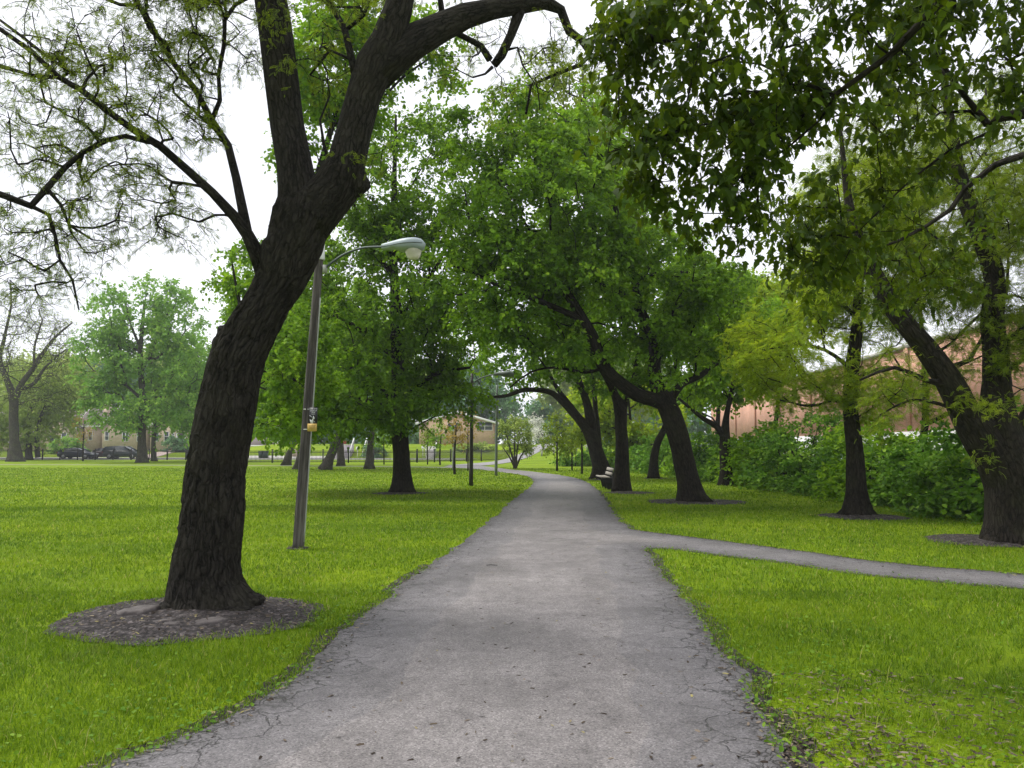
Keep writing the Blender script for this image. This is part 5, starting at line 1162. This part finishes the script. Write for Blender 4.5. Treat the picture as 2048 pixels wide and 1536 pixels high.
bush0 = shrub('hazy distant bush in the row closing the far view', -60, 150, 5.5, 3.0, 5.2, 70, 'leaf_blue', .75, 350, 'row of hazy bushes beyond the houses', 7, 6, 'distant_bush')
for k, px in enumerate([-190, -60, 60, 395, 455, 520, 590, 660, 730, 800, 870, 1120, 1180, 1245, 1310, 1380, 1450]):
    c = copy_tree(bush0); yy = 146 + (k * 7) % 13; x = P(px, 885, yy)[0]; c.location = (x, yy, float(H(x, yy)) - .1); c.rotation_euler = (0, 0, k * 1.3); s = .8 + .4 * ((k * 5) % 7) / 7; c.scale = (s, s, s)
# ------------------------------------------------------------------ fences
def fence_line():
    pts = [(-78, 103), (-40, 98), (-26.5, 80), (-11.3, 80), (-0.3, 94)]
    g = thing('iron_fence', 'long black iron picket fence along the street at the far side of the field', 'fence', (-40, 98, 0)); o = np.array([-40, 98, 0.])
    pk = MB(); rl = MB()
    for a, b in zip(pts[:-1], pts[1:]):
        a = np.array([*a, 0.]); b = np.array([*b, 0.]); L = np.linalg.norm(b - a); d = (b - a) / L; rz = math.atan2(d[1], d[0])
        npst = max(1, round(L / 2.45))
        for i in range(npst):
            p = a + d * L * i / npst; m = MB(); m.box(p + (0, 0, .66), (.11, .11, 1.36), rz=rz); m.box(p + (0, 0, 1.36), (.14, .14, .05), rz=rz); m.build('post', MAT['black_iron'], g, False, o)
        k = int(L / .13)
        for i in range(k):
            p = a + d * (i + .5) * .13; pk.box(p + (0, 0, .62), (.032, .032, 1.12), rz=rz)
        for z in (.14, 1.05, 1.20):
            rl.box((a + b) / 2 + (0, 0, z), (L, .04, .05), rz=rz)
    m = MB(); m.box(np.array([-0.3, 94, .66]), (.075, .075, 1.36)); m.build('post', MAT['black_iron'], g, False, o)
    pk.build('pickets', MAT['black_iron'], g, False, o); rl.build('rails', MAT['black_iron'], g, False, o)
fence_line()
MAT['timber'] = plain('grey_timber', (.42, .42, .40), .85, 0, 3, .3)
g = thing('guard_rail', 'low pale timber guard rail beside the hill road', 'fence', (3.3, 86, float(H(3.3, 86))))
o = np.array(g.location); a = np.array([3.2, 86., 0]); b = np.array([8.8, 94., 0]); d = (b - a) / np.linalg.norm(b - a); rz = math.atan2(d[1], d[0])
for i in range(5):
    p = a + (b - a) * i / 4; p[2] = float(H(p[0], p[1])); m = MB(); m.box(p + (0, 0, .35), (.14, .14, .8), rz=rz); m.build('post', MAT['timber'], g, False, o)
m = MB()
for i in range(4):
    p, q_ = a + (b - a) * i / 4, a + (b - a) * (i + 1) / 4; p[2], q_[2] = float(H(p[0], p[1])), float(H(q_[0], q_[1]))
    for z in (.42, .66): m.tube([p + (0, 0, z), q_ + (0, 0, z)], .05, 6)
m.build('rails', MAT['timber'], g, False, o)

# ------------------------------------------------------------------ buildings
MAT['brick_tan'] = brick_mat('tan_brick', (.62, .48, .34), (.70, .56, .41), (.42, .36, .30))
MAT['brick_orange'] = brick_mat('orange_tan_brick', (.66, .43, .27), (.74, .52, .34), (.60, .48, .36), 0.8)
MAT['brick_pink'] = brick_mat('salmon_brick', (.66, .31, .20), (.74, .40, .28), (.66, .48, .40), 1.0, 'b')
MAT['white_trim'] = plain('white_trim', (.74, .74, .72), .6)
MAT['roof_shingle'] = plain('grey_brown_shingle', (.15, .125, .115), .9, 0, 2, .4)
MAT['pane'] = plain('dark_window_pane', (.06, .07, .09), .08, 0, 0, 0, .6)
MAT['door'] = plain('dark_door', (.07, .05, .045), .5)
MAT['white_wall'] = plain('white_painted_block', (.62, .62, .60), .8, 0, .6, .2)
def poly_prism(mb, prof, y0, y1, mat=0):
    n = len(prof); v = [(x, y0, z) for x, z in prof] + [(x, y1, z) for x, z in prof]
    mb.poly(v, [tuple(range(n)), tuple(range(2 * n - 1, n - 1, -1))] + [(i, i + n, (i + 1) % n + n, (i + 1) % n) for i in range(n)], mat)
def window(root, x, z, w, h, y, org, mull=1, rail=True):
    f = MB(); t = .09
    f.box((x, y, z - h / 2 - .03), (w + .24, .14, .09)); f.box((x, y, z + h / 2 + .02), (w + .16, .10, .09))
    for s in (-1, 1): f.box((x + s * (w / 2 + .035), y, z), (.08, .10, h - .02))
    for k in range(mull): f.box((x - w / 2 + w * (k + 1) / (mull + 1), y, z), (.09, .08, h - .02))
    if rail: f.box((x, y + .008, z), (w - .01, .06, .06))
    fr = f.build('window', MAT['white_trim'], root, False, org)
    p = MB(); p.box((x, y + .03, z), (w, .03, h - .01)); p.build('pane', MAT['pane'], fr, False, (0, 0, 0) if False else org)
def house(name, label, x0, x1, y0, depth, zb, ze, zr, mat, axis='x', peak=None, wins=(), door=None, chim=None, over=.35):
    c = np.array([(x0 + x1) / 2, y0, zb]); r = thing(name, label, 'house', c); w = MB(); rf = MB(); tr = MB()
    yc = y0 + depth / 2
    if axis == 'x':   # ridge along x
        w.box(((x0 + x1) / 2, yc, (zb - .5 + ze) / 2), (x1 - x0, depth, ze - zb + .5))
        n = 5; pr = [(y0 - over, ze - .05), (yc, zr), (y0 + depth + over, ze - .05), (y0 + depth + over, ze + .13), (yc, zr + .2), (y0 - over, ze + .13)]
        v = [(x0 - over, y, z) for y, z in pr] + [(x1 + over, y, z) for y, z in pr]; k = len(pr)
        rf.poly(v, [(0, 1, 4, 5), (1, 2, 3, 4), (k, k + 5, k + 4, k + 1), (k + 1, k + 4, k + 3, k + 2)] + [(i, i + k, (i + 1) % k + k, (i + 1) % k) for i in range(k)])
        gb_ = [(y0, ze), (yc, zr - .02), (y0 + depth, ze)]
        v = [(x0 + .003, y, z) for y, z in gb_] + [(x1 - .003, y, z) for y, z in gb_]; w.poly(v, [(0, 1, 2), (5, 4, 3), (0, 3, 4, 1), (1, 4, 5, 2)])
        tr.box(((x0 + x1) / 2, y0 - over - .05, ze + .03), (x1 - x0 + 2 * over, .09, .22))
        for s, xx in ((-1, x0 - over), (1, x1 + over)):
            for (ya, yb_) in ((y0 - over, yc), (y0 + depth + over, yc)):
                tr.tube([(xx + s * .05, ya, ze + .05), (xx + s * .05, yb_, zr + .12)], .11, 4)
    else:
        pk_ = (x0 + x1) / 2 if peak is None else peak
        poly_prism(w, [(x0, zb - .5), (x1, zb - .5), (x1, ze), (pk_, zr), (x0, ze)], y0, y0 + depth)
        sl = (zr - ze)
        for (xa, s) in ((x0, -1), (x1, 1)):
            xo = xa + s * over; zo = ze - sl * over / abs(pk_ - xa)
            v = [(pk_, y0 - over, zr + .02), (xo, y0 - over, zo + .02), (xo, y0 + depth + over, zo + .02), (pk_, y0 + depth + over, zr + .02)]
            v += [(a_, b_, c_ + .18) for a_, b_, c_ in v]
            rf.poly(v, [(0, 1, 2, 3), (7, 6, 5, 4), (0, 4, 5, 1), (1, 5, 6, 2), (2, 6, 7, 3), (3, 7, 4, 0)])
            v = [(pk_, y0 - over - .08, zr - .16), (xo, y0 - over - .08, zo - .16), (xo, y0 - over - .004, zo - .16), (pk_, y0 - over - .004, zr - .16)]
            v += [(a_, b_, c_ + .34) for a_, b_, c_ in v]
            tr.poly(v, [(0, 1, 2, 3), (7, 6, 5, 4), (0, 4, 5, 1), (1, 5, 6, 2), (2, 6, 7, 3), (3, 7, 4, 0)])
    w.build('wall', MAT[mat], r, False, c); ro = rf.build('roof', MAT['roof_shingle'], r, False, c); tr.build('fascia', MAT['white_trim'], r, False, c)
    for (x, z, ww, hh, mu) in wins: window(r, x, z, ww, hh, y0 - .03, c, mu)
    if chim:
        m = MB(); x, y, w1, z1, z2 = chim; m.box((x, y, (z1 + z2) / 2), (w1, w1, z2 - z1)); m.box((x, y, z2 + .06), (w1 + .16, w1 + .16, .14)); m.build('chimney', MAT[mat], r, False, c)
    if door:
        x, z, ww, hh = door; m = MB(); m.box((x, y0 - .04, z), (ww + .5, .16, hh + .5)); fr = m.build('door_surround', MAT['white_trim'], r, False, c)
        m = MB(); m.box((x, y0 - .14, z - .05), (ww, .06, hh)); m.lathe([(ww / 2, -.03), (ww / 2, .03)], (x, y0 - .14, z + hh / 2 - .05), 20, axis='y'); m.build('door', MAT['door'], r, False, c)
    return r

def W(px0, px1, py0, py1, Y, mu=1):
    x0, z1 = XZ(px0, py0, Y); x1, z0 = XZ(px1, py1, Y); return ((x0 + x1) / 2, (z0 + z1) / 2, x1 - x0, z1 - z0, mu)
YH = 128.
house('brick_house', 'tan brick house at the left picture edge, half hidden behind the leafless tree', *[XZ(p, 0, YH + 4)[0] for p in (-90, 92)], YH + 4, 9, .95, XZ(0, 850, YH + 4)[1], XZ(0, 822, YH + 4)[1], 'brick_tan', 'x', wins=[W(6, 17, 862, 884, YH + 4), W(-40, -28, 862, 884, YH + 4), W(60, 70, 864, 882, YH + 4)])
house('brick_house', 'tan brick house with white-edged front gable and brown roof left of the lone field maple', XZ(92, 0, YH)[0], XZ(150, 0, YH)[0], YH, 11, .95, XZ(0, 854, YH)[1], XZ(0, 818, YH)[1], 'brick_tan', 'y', peak=XZ(112, 0, YH)[0], wins=[W(100, 108, 866, 884, YH, 0), W(124, 132, 866, 884, YH, 0)])
house('brick_house', 'short tan house wing with brown side roof and chimney between two front gables', XZ(151, 0, YH + 2)[0], XZ(196, 0, YH + 2)[0], YH + 2, 10, .95, XZ(0, 853, YH + 2)[1], XZ(0, 815, YH + 2)[1], 'brick_tan', 'x',
      wins=[W(155, 161, 862, 880, YH + 2, 0), W(178, 184, 864, 880, YH + 2, 0)], chim=(XZ(194, 0, YH + 2)[0], YH + 5, .9, 4, XZ(0, 806, YH + 5)[1]))
house('brick_house', 'pale tan gabled house right behind the dark wagon and the lone field maple', XZ(204, 0, YH)[0], XZ(290, 0, YH)[0], YH, 11, .95, XZ(0, 850, YH)[1], XZ(0, 812, YH)[1], 'brick_tan', 'y', peak=XZ(240, 0, YH)[0],
      wins=[W(211, 217, 864, 880, YH, 0), W(246, 256, 864, 882, YH), W(275, 283, 864, 882, YH), W(236, 243, 835, 847, YH, 0)])
house('brick_house', 'tan brick house with steep front gable and arched doorway, left of the leaning trunk', XZ(300, 0, YH)[0], XZ(392, 0, YH)[0], YH, 10, .95, XZ(0, 852, YH)[1], XZ(0, 818, YH)[1], 'brick_tan', 'y', peak=XZ(350, 0, YH)[0],
      wins=[W(329.5, 337, 864, 882, YH, 0), W(345, 348, 867, 875, YH, 0), W(311, 317, 866, 882, YH, 0)], door=(XZ(362, 0, YH)[0], 2.3, 1.1, 2.5))
house('garage', 'low pinkish garage with a grey roof seen under the leaves right of the leaning trunk', XZ(474, 0, 124)[0], XZ(545, 0, 124)[0], 124, 7, 1.5, XZ(0, 892, 124)[1], XZ(0, 876, 124)[1], 'brick_orange', 'x')
YO = 122.
house('brick_house', 'orange-tan brick house with low white-edged gable on the bank behind the lamp posts', XZ(838, 0, YO)[0], XZ(992, 0, YO)[0], YO, 12, 2.05, XZ(0, 846, YO)[1], XZ(0, 824, YO)[1], 'brick_orange', 'y', peak=XZ(915, 0, YO)[0],
      wins=[W(955, 984, 844, 860, YO, 1), W(896, 921, 846, 860, YO, 1)], over=.5)
m = MB(); p = P(990, 868, YO - .3); m.tube([P(990.5, 852, YO - .15), P(990.5, 884, YO - .15)], .07, 8); o_ = [o for o in bpy.data.objects if o.get('label', '').startswith('orange-tan')][0]; m.build('downspout', MAT['door'], o_, True, np.array(o_.location))
# the long brick hall beyond the car park on the right
bx = thing('brick_hall', 'long salmon brick building with flat roof and pale base behind the hedge on the right', 'building', (26, 60, 0)); o = np.array([26., 60, 0])
A = np.array([24.6, 26.]); B = np.array([29.5, 118.]); d = (B - A) / np.linalg.norm(B - A); nrm = np.array([d[1], -d[0]]); rz = math.atan2(d[1], d[0]); L = np.linalg.norm(B - A); mid_ = (A + B) / 2 + nrm * 9
m = MB(); m.box((*mid_, 5.35), (L, 18, 5.5), rz=rz); m.build('wall', MAT['brick_pink'], bx, False, o)
m = MB(); m.box((*((A + B) / 2 + nrm * 8.95), 1.3), (L - .1, 18.1, 2.6), rz=rz); m.build('base_wall', MAT['white_wall'], bx, False, o)
m = MB(); m.box((*mid_, 8.2), (L + .3, 18.3, .25), rz=rz); m.build('coping', MAT['concrete'], bx, False, o)
for k in range(9):
    c = A + d * (6 + k * 10) - nrm * .12; m = MB(); m.box((*c, 5.4), (.45, .12, 5.3), rz=rz); m.build('pilaster', MAT['brick_pink'], bx, False, o)

# steps, walls, lamps and bins across the street
def steps(name, label, px0, px1, Y, n, z0, z1, mat='concrete', walls=True):
    x0, x1 = XZ(px0, 0, Y)[0], XZ(px1, 0, Y)[0]; r = thing(name, label, 'steps', ((x0 + x1) / 2, Y, z0)); c = np.array(r.location)
    m = MB()
    for i in range(n):
        z = z0 + (z1 - z0) * (i + 1) / n; m.box(((x0 + x1) / 2, Y + .35 * i + .6, (z0 - .3 + z) / 2), (x1 - x0 - .002 * i, 1.2, z - z0 + .3))
    m.build('treads', MAT['steps_' + mat] if 'steps_' + mat in MAT else MAT[mat], r, False, c)
    if walls:
        for s, x in ((-1, x0 - .12), (1, x1 + .12)):
            m = MB(); m.tube([(x, Y + .1, z0 + .95), (x, Y + .35 * n, z1 + .9)], .06, 6)
            for k in (0, .5, 1): m.tube([(x, Y + .1 + k * .35 * (n - .3), z0 + k * (z1 - z0) - .2), (x, Y + .1 + k * .35 * (n - .3), z0 + k * (z1 - z0) + .92)], .045, 6)
            m.build('handrail', MAT['white_trim'], r, False, c)
MAT['stone_mauve'] = plain('mauve_stone', (.38, .34, .36), .85, 0, 2.5, .4)
MAT['steps_mauve'] = MAT['stone_mauve']
steps('stone_steps', 'broad mauve stone steps with white handrails behind the mid-lawn trunks', 664, 697, 112.2, 9, 0.0, 1.95, 'mauve')
steps('stone_steps', 'pale narrow steps with white handrails beside the round grey bush', 727, 745, 113.5, 10, 0.1, 2.2)
steps('stone_steps', 'short grey block steps left of the orange brick house', 852, 868, 112.5, 8, 0.0, 1.7)
def globe(label, px, py, Y):
    g_ = P(px, py, Y); z0 = float(H(g_[0], Y)); r = thing('yard_lamp', label, 'lamp', (g_[0], Y, z0)); c = np.array(r.location)
    m = MB(); m.tube([(g_[0], Y, z0 - .1), (g_[0], Y, g_[2] - .2)], .06, 8); m.build('post', MAT['white_trim'], r, True, c)
    m = MB(); burl(m, g_, .24, 3, (1, 1, 1)); m.build('globe', MAT['white_trim'], r, True, c)
globe('white globe yard lamp on a white post, between the two flights of steps', 715, 897, 113.)
globe('small white globe yard lamp left of the orange brick house', 846, 895, 113.)
MAT['flagred'] = plain('red_cloth', (.45, .04, .05), .8); MAT['flagteal'] = plain('teal_cloth', (.03, .25, .26), .8)
p = P(738.5 - 1.5 - 50, 888, 121); r = thing('porch_banner', 'red and teal cloth banner on the wall above the mauve steps', 'banner', p)
m = MB(); m.box((0, 0, .22), (.8, .05, .42)); m.build('red_panel', MAT['flagred'], r); m = MB(); m.box((0, 0, -.2), (.8, .05, .40)); m.build('teal_panel', MAT['flagteal'], r)
m = MB(); m.tube([(-.5, .06, -1.6), (-.5, .06, .7)], .04, 6); m.tube([(-.5, .06, .48), (.45, .06, .48)], .03, 6); m.build('pole', MAT['white_trim'], r)
MAT['bin'] = plain('dark_green_plastic', (.02, .045, .035), .5)
def bin_(label, px, Y):
    x = XZ(px, 0, Y)[0]; z0 = float(H(x, Y)); r = thing('wheeled_bin', label, 'bin', (x, Y, z0), 0, 'wheeled bins by the far driveway')
    m = MB(); m.box((0, 0, .52), (.52, .58, .92), taper=1.12); m.build('body', MAT['bin'], r)
    m = MB(); m.box((0, -.02, 1.01), (.64, .72, .06)); m.build('lid', MAT['bin'], r)
    for s in (-1, 1):
        m = MB(); m.lathe([(.10, -.025), (.10, .025)], (s * .27, .30, .10), 12, axis='x'); m.build('wheel', MAT['black_iron'], r)
bin_('left of two dark wheeled bins beside the pink driveway', 523, 112.6); bin_('right of two dark wheeled bins beside the pink driveway', 532, 112.6)
MAT['pinkdrive'] = plain('pink_concrete', (.52, .40, .37), .9, 0, 1, .15)
strip([(-42, 112), (-43.5, 118), (-46, 125)], 4.5, .05, 'driveway', MAT['pinkdrive'], 1.0)
strip([(-52.5, 112.5), (-53, 118), (-53.2, 127)], 2.6, .055, 'house_walk', MAT['pinkdrive'], 1.0)
m = MB(); x0, x1 = XZ(582, 0, 114)[0], XZ(600, 0, 114)[0]; m.box(((x0 + x1) / 2, 114, .6), (x1 - x0, .5, 1.3)); m.box(((x0 + x1) / 2, 114, 1.28), (x1 - x0 + .12, .62, .10))
tag(m.build('retaining_wall', MAT['brick_tan']), 'low brick garden wall across the street, just left of the wooden post', 'wall')

# ------------------------------------------------------------------ vehicles
def paint(name, c):
    t = NT(name); t.col(c); t.rough(.35); t.b.inputs['Coat Weight'].default_value = .6; t.b.inputs['Coat Roughness'].default_value = .1; t.b.inputs['Metallic'].default_value = .2; return t.m
MAT['navy'] = paint('navy_car_paint', (.025, .035, .075)); MAT['maroon'] = paint('dark_maroon_car_paint', (.06, .03, .04)); MAT['slate'] = paint('dark_slate_car_paint', (.035, .05, .055)); MAT['vanwhite'] = paint('white_van_paint', (.74, .75, .74)); MAT['paleblue'] = paint('pale_blue_car_paint', (.42, .50, .60))
MAT['tyre'] = plain('tyre_rubber', (.02, .02, .02), .8); MAT['rim'] = plain('alloy_rim', (.42, .43, .45), .35, .7); MAT['glass'] = plain('car_glass', (.05, .06, .07), .06, 0, 0, 0, .8)
MAT['redlight'] = plain('red_tail_light', (.35, .02, .02), .3); MAT['headlight'] = plain('clear_headlight', (.65, .68, .70), .15)
SED = dict(L=4.7, Wd=1.78, low=[(-2.35, .42, .62), (-2.25, .30, .95), (-1.4, .22, 1.0), (0, .20, .98), (1.2, .22, .93), (2.0, .26, .80), (2.3, .34, .62), (2.35, .42, .52)], top=[(-2.0, .98), (-1.35, 1.36), (-.5, 1.46), (.3, 1.42), (1.25, .95)])
WAG = dict(L=4.9, Wd=1.88, low=[(-2.45, .45, .75), (-2.38, .34, 1.05), (-1.4, .26, 1.10), (0, .25, 1.08), (1.3, .28, 1.03), (2.1, .32, .90), (2.4, .40, .70), (2.45, .48, .58)], top=[(-2.4, 1.06), (-2.15, 1.62), (-.6, 1.72), (.5, 1.66), (1.45, 1.05)])
VAN = dict(L=5.6, Wd=2.0, low=[(-2.8, .45, 1.1), (-2.78, .36, 1.25), (-1.4, .32, 1.3), (0, .32, 1.3), (1.5, .34, 1.22), (2.3, .38, 1.10), (2.7, .45, .9), (2.8, .5, .7)], top=[(-2.78, 1.25), (-2.7, 2.15), (-.6, 2.25), (.9, 2.18), (2.0, 1.18)])
def vehicle(name, label, spec, loc, rz, mat, cat='car', group=None):
    r = thing(name, label, cat, loc, rz, group); hw = spec['Wd'] / 2; b = MB(); v = []; lows = spec['low']; m_ = 8
    for (x, z0, z1) in lows:
        e = .86 if abs(x) > spec['L'] / 2 - .12 else 1.0
        for (yy, zz) in ((-.92, z0), (-1, z0 + .12), (-1, z1 - .14), (-.93, z1), (.93, z1), (1, z1 - .14), (1, z0 + .12), (.92, z0)): v.append((x, yy * hw * e, zz))
    n = len(lows); f = [(i * 8 + j, i * 8 + (j + 1) % 8, (i + 1) * 8 + (j + 1) % 8, (i + 1) * 8 + j) for i in range(n - 1) for j in range(8)]
    f = [tuple(reversed(q)) for q in f] + [tuple(range(8)), tuple((n - 1) * 8 + j for j in range(8))[::-1]]
    b.poly(v, f)
    tp = spec['top']; zb = lows[3][2] - .03
    k = len(tp); roofz = [z for x, z in tp]
    # cabin: pillars and roof in paint, glass inset
    v = []; 
    for (x, z) in tp: 
        kk = .93 - .17 * (z - zb) / (max(roofz) - zb)
        v += [(x, -hw * kk, z), (x, hw * kk, z)]
    f = [(2 * i, 2 * i + 2, 2 * i + 3, 2 * i + 1) for i in range(1, k - 2)]
    rf = MB(); base_i = len(v); v2 = v + [(a, b2, c - .05) for a, b2, c in v]
    rf.poly(v2, f + [tuple(i + base_i for i in reversed(q)) for q in f] + [(2 * i, 2 * i + base_i, 2 * i + 2 + base_i, 2 * i + 2) for i in range(1, k - 2)] + [(2 * i + 1, 2 * i + 3, 2 * i + 3 + base_i, 2 * i + 1 + base_i) for i in range(1, k - 2)])
    b.v += rf.v; b.l += [a + b.n for a in rf.l]; b.t += rf.t; b.m += rf.m; b.n += rf.n
    for s in (-1, 1):
        for (xa, za), (xb_, zb_) in ((tp[0], tp[1]), (tp[-2], tp[-1])):
            ka = .93 - .17 * (za - zb) / (max(roofz) - zb); kb_ = .93 - .17 * (zb_ - zb) / (max(roofz) - zb)
            b.tube([(xa, s * hw * ka, za), (xb_, s * hw * kb_, zb_)], .045, 5)
        xm = (tp[1][0] + tp[-2][0]) / 2; b.tube([(xm, s * hw * .93, zb), (xm, s * hw * .77, max(roofz) - .05)], .045, 4)
    body = b.build('body', MAT[mat], r)
    g_ = MB(); v = []
    for (x, z) in tp:
        kk = .93 - .17 * (z - zb) / (max(roofz) - zb); kk *= .975
        v += [(x, -hw * kk, z - .03), (x, hw * kk, z - .03)]
    f = [(2 * i, 2 * i + 2, 2 * i + 3, 2 * i + 1) for i in range(k - 1)]
    f += [tuple(2 * i for i in range(k))[::-1] , tuple(2 * i + 1 for i in range(k))]
    g_.poly(v, f); g_.build('windows', MAT['glass'], r)
    wr = .33 if spec is SED else .36
    for x in (-spec['L'] * .30, spec['L'] * .315):
        for s in (-1, 1):
            w = MB(); w.lathe([(wr - .06, -.11), (wr, -.09), (wr, .09), (wr - .06, .11)], (x, s * (hw - .08), wr), 20, axis='y'); wo = w.build('wheel', MAT['tyre'], r, True)
            w = MB(); w.lathe([(wr * .62, -.118), (wr * .62, .118)], (x, s * (hw - .08), wr), 16, axis='y'); w.build('rim', MAT['rim'], wo)
    for s in (-1, 1):
        w = MB(); w.box((lows[-2][0] - .02, s * hw * .70, lows[-2][2] + .03), (.22, .36, .14)); w.build('headlight', MAT['headlight'], r)
        w = MB(); w.box((lows[1][0] - .03, s * hw * .74, lows[1][2] - .12), (.16, .30, .16)); w.build('tail_light', MAT['redlight'], r)
    return r
YC = 106.3
vehicle('parked_car', 'dark navy sedan parked beyond the fence, leftmost of the three cars in the street', SED, (XZ(156, 0, YC)[0], YC, .03), 0, 'navy', group='cars parked in the street')
vehicle('parked_car', 'dark maroon car half hidden between the navy sedan and the big dark wagon', SED, (XZ(206, 0, YC + 3)[0], YC + 3.4, .03), PI, 'maroon', group='cars parked in the street')
vehicle('parked_car', 'tall dark grey-green wagon parked beside the lone field maple trunk', WAG, (XZ(248, 0, YC)[0], YC, .03), 0, 'slate', group='cars parked in the street')
vehicle('parked_van', 'white van in the car park, seen through the hedge right of the dark trunk', VAN, (18.3, 60, .03), 1.2, 'vanwhite', 'van')
vehicle('parked_car', 'pale blue car in the car park, glimpsed through the hedge', SED, (19.6, 49, .03), 1.4, 'paleblue')
vehicle('parked_van', 'white van further along the car park, behind the arching maple', VAN, (19.0, 80, .03), 1.5, 'vanwhite', 'van')
MAT['orange_pl'] = plain('orange_plastic', (.62, .13, .03), .5)
g_ = P(1465, 914, 52); r = thing('traffic_barrel', 'orange barrel beyond the hedge next to the white van', 'barrel', (g_[0], 52, 0))
m = MB(); m.lathe([(.28, 0), (.30, .05), (.28, .1), (.28, .5), (.25, .52), (.25, .95), (.16, 1.02), (.02, 1.04)], (0, 0, 0), 18); m.build('body', MAT['orange_pl'], r, True)
m = MB(); m.lathe([(.283, .30), (.283, .42)], (0, 0, 0), 18, cap=False); m.lathe([(.254, .65), (.254, .78)], (0, 0, 0), 18, cap=False); m.build('band', MAT['white_trim'], r, True)

# ------------------------------------------------------------------ light, air, camera
SUN_EL, SUN_AZ = math.radians(60), math.radians(-70)     # from the open left side
sun = bpy.data.lights.new('sun', 'SUN'); sun.energy = SUN_E; sun.angle = math.radians(28); sun.color = (1, .965, .90)
so = bpy.data.objects.new('sun', sun); COL.objects.link(so)
dv = Vector((math.sin(SUN_AZ) * math.cos(SUN_EL), math.cos(SUN_AZ) * math.cos(SUN_EL), math.sin(SUN_EL)))
so.rotation_euler = dv.to_track_quat('Z', 'Y').to_euler(); so.location = dv * 50
w = bpy.data.worlds.new('World'); bpy.context.scene.world = w; w.use_nodes = True
nt = w.node_tree; bg = nt.nodes['Background']; sky = nt.nodes.new('ShaderNodeTexSky'); sky.sky_type = 'NISHITA'; sky.sun_disc = False
sky.sun_elevation = SUN_EL; sky.sun_rotation = SUN_AZ
tc = nt.nodes.new('ShaderNodeTexCoord'); no = nt.nodes.new('ShaderNodeTexNoise'); no.inputs['Scale'].default_value = 2.2; no.inputs['Detail'].default_value = 5
mp = nt.nodes.new('ShaderNodeMapping'); mp.inputs['Scale'].default_value = (1, 1, 2.5); nt.links.new(tc.outputs['Generated'], mp.inputs[0]); nt.links.new(mp.outputs[0], no.inputs['Vector'])
rp = nt.nodes.new('ShaderNodeValToRGB'); nt.links.new(no.outputs['Fac'], rp.inputs[0]); e = rp.color_ramp.elements
e[0].position = .3; e[0].color = (.80, .81, .87, 1); e[1].position = .7; e[1].color = (1, 1, 1, 1)
ml = nt.nodes.new('ShaderNodeMix'); ml.data_type = 'RGBA'; ml.blend_type = 'MULTIPLY'; ml.inputs[0].default_value = 1; nt.links.new(rp.outputs[0], ml.inputs[6]); ml.inputs[7].default_value = (CLOUD, CLOUD, CLOUD * 1.02, 1)
mx = nt.nodes.new('ShaderNodeMix'); mx.data_type = 'RGBA'; mx.inputs[0].default_value = .88; nt.links.new(sky.outputs[0], mx.inputs[6]); nt.links.new(ml.outputs[2], mx.inputs[7])
nt.links.new(mx.outputs[2], bg.inputs[0]); bg.inputs[1].default_value = .1
if HAZE > 0:
    hm = bpy.data.materials.new('thin_haze'); hm.use_nodes = True; hn = hm.node_tree.nodes; hn.remove(hn['Principled BSDF'])
    pv = hn.new('ShaderNodeVolumePrincipled'); pv.inputs['Density'].default_value = HAZE; pv.inputs['Color'].default_value = (.93, .96, 1, 1); pv.inputs['Anisotropy'].default_value = 0.2
    hm.node_tree.links.new(pv.outputs[0], hn['Material Output'].inputs['Volume'])
    m = MB(); m.box((0, 0, 17), (1400, 1400, 36)); tag(m.build('haze', hm), kind='stuff')
cam = bpy.data.cameras.new('camera'); co = bpy.data.objects.new('camera', cam); COL.objects.link(co)
cam.sensor_width = 36; cam.lens = 36 * F / 2048; cam.clip_end = 3000; cam.clip_start = .05
co.location = (0, 0, EYE); co.rotation_euler = (PI / 2 + PITCH, 0, 0)
sc = bpy.context.scene; sc.camera = co
sc.view_settings.view_transform = 'Standard'; sc.view_settings.look = 'None'; sc.view_settings.exposure = EXPO; sc.view_settings.gamma = 1
sc.render.engine = 'CYCLES'; cy = sc.cycles
cy.max_bounces = 6; cy.diffuse_bounces = 3; cy.glossy_bounces = 2; cy.transmission_bounces = 4; cy.transparent_max_bounces = 4; cy.volume_bounces = 0
cy.use_denoising = True; cy.use_adaptive_sampling = True; cy.adaptive_threshold = 0.02
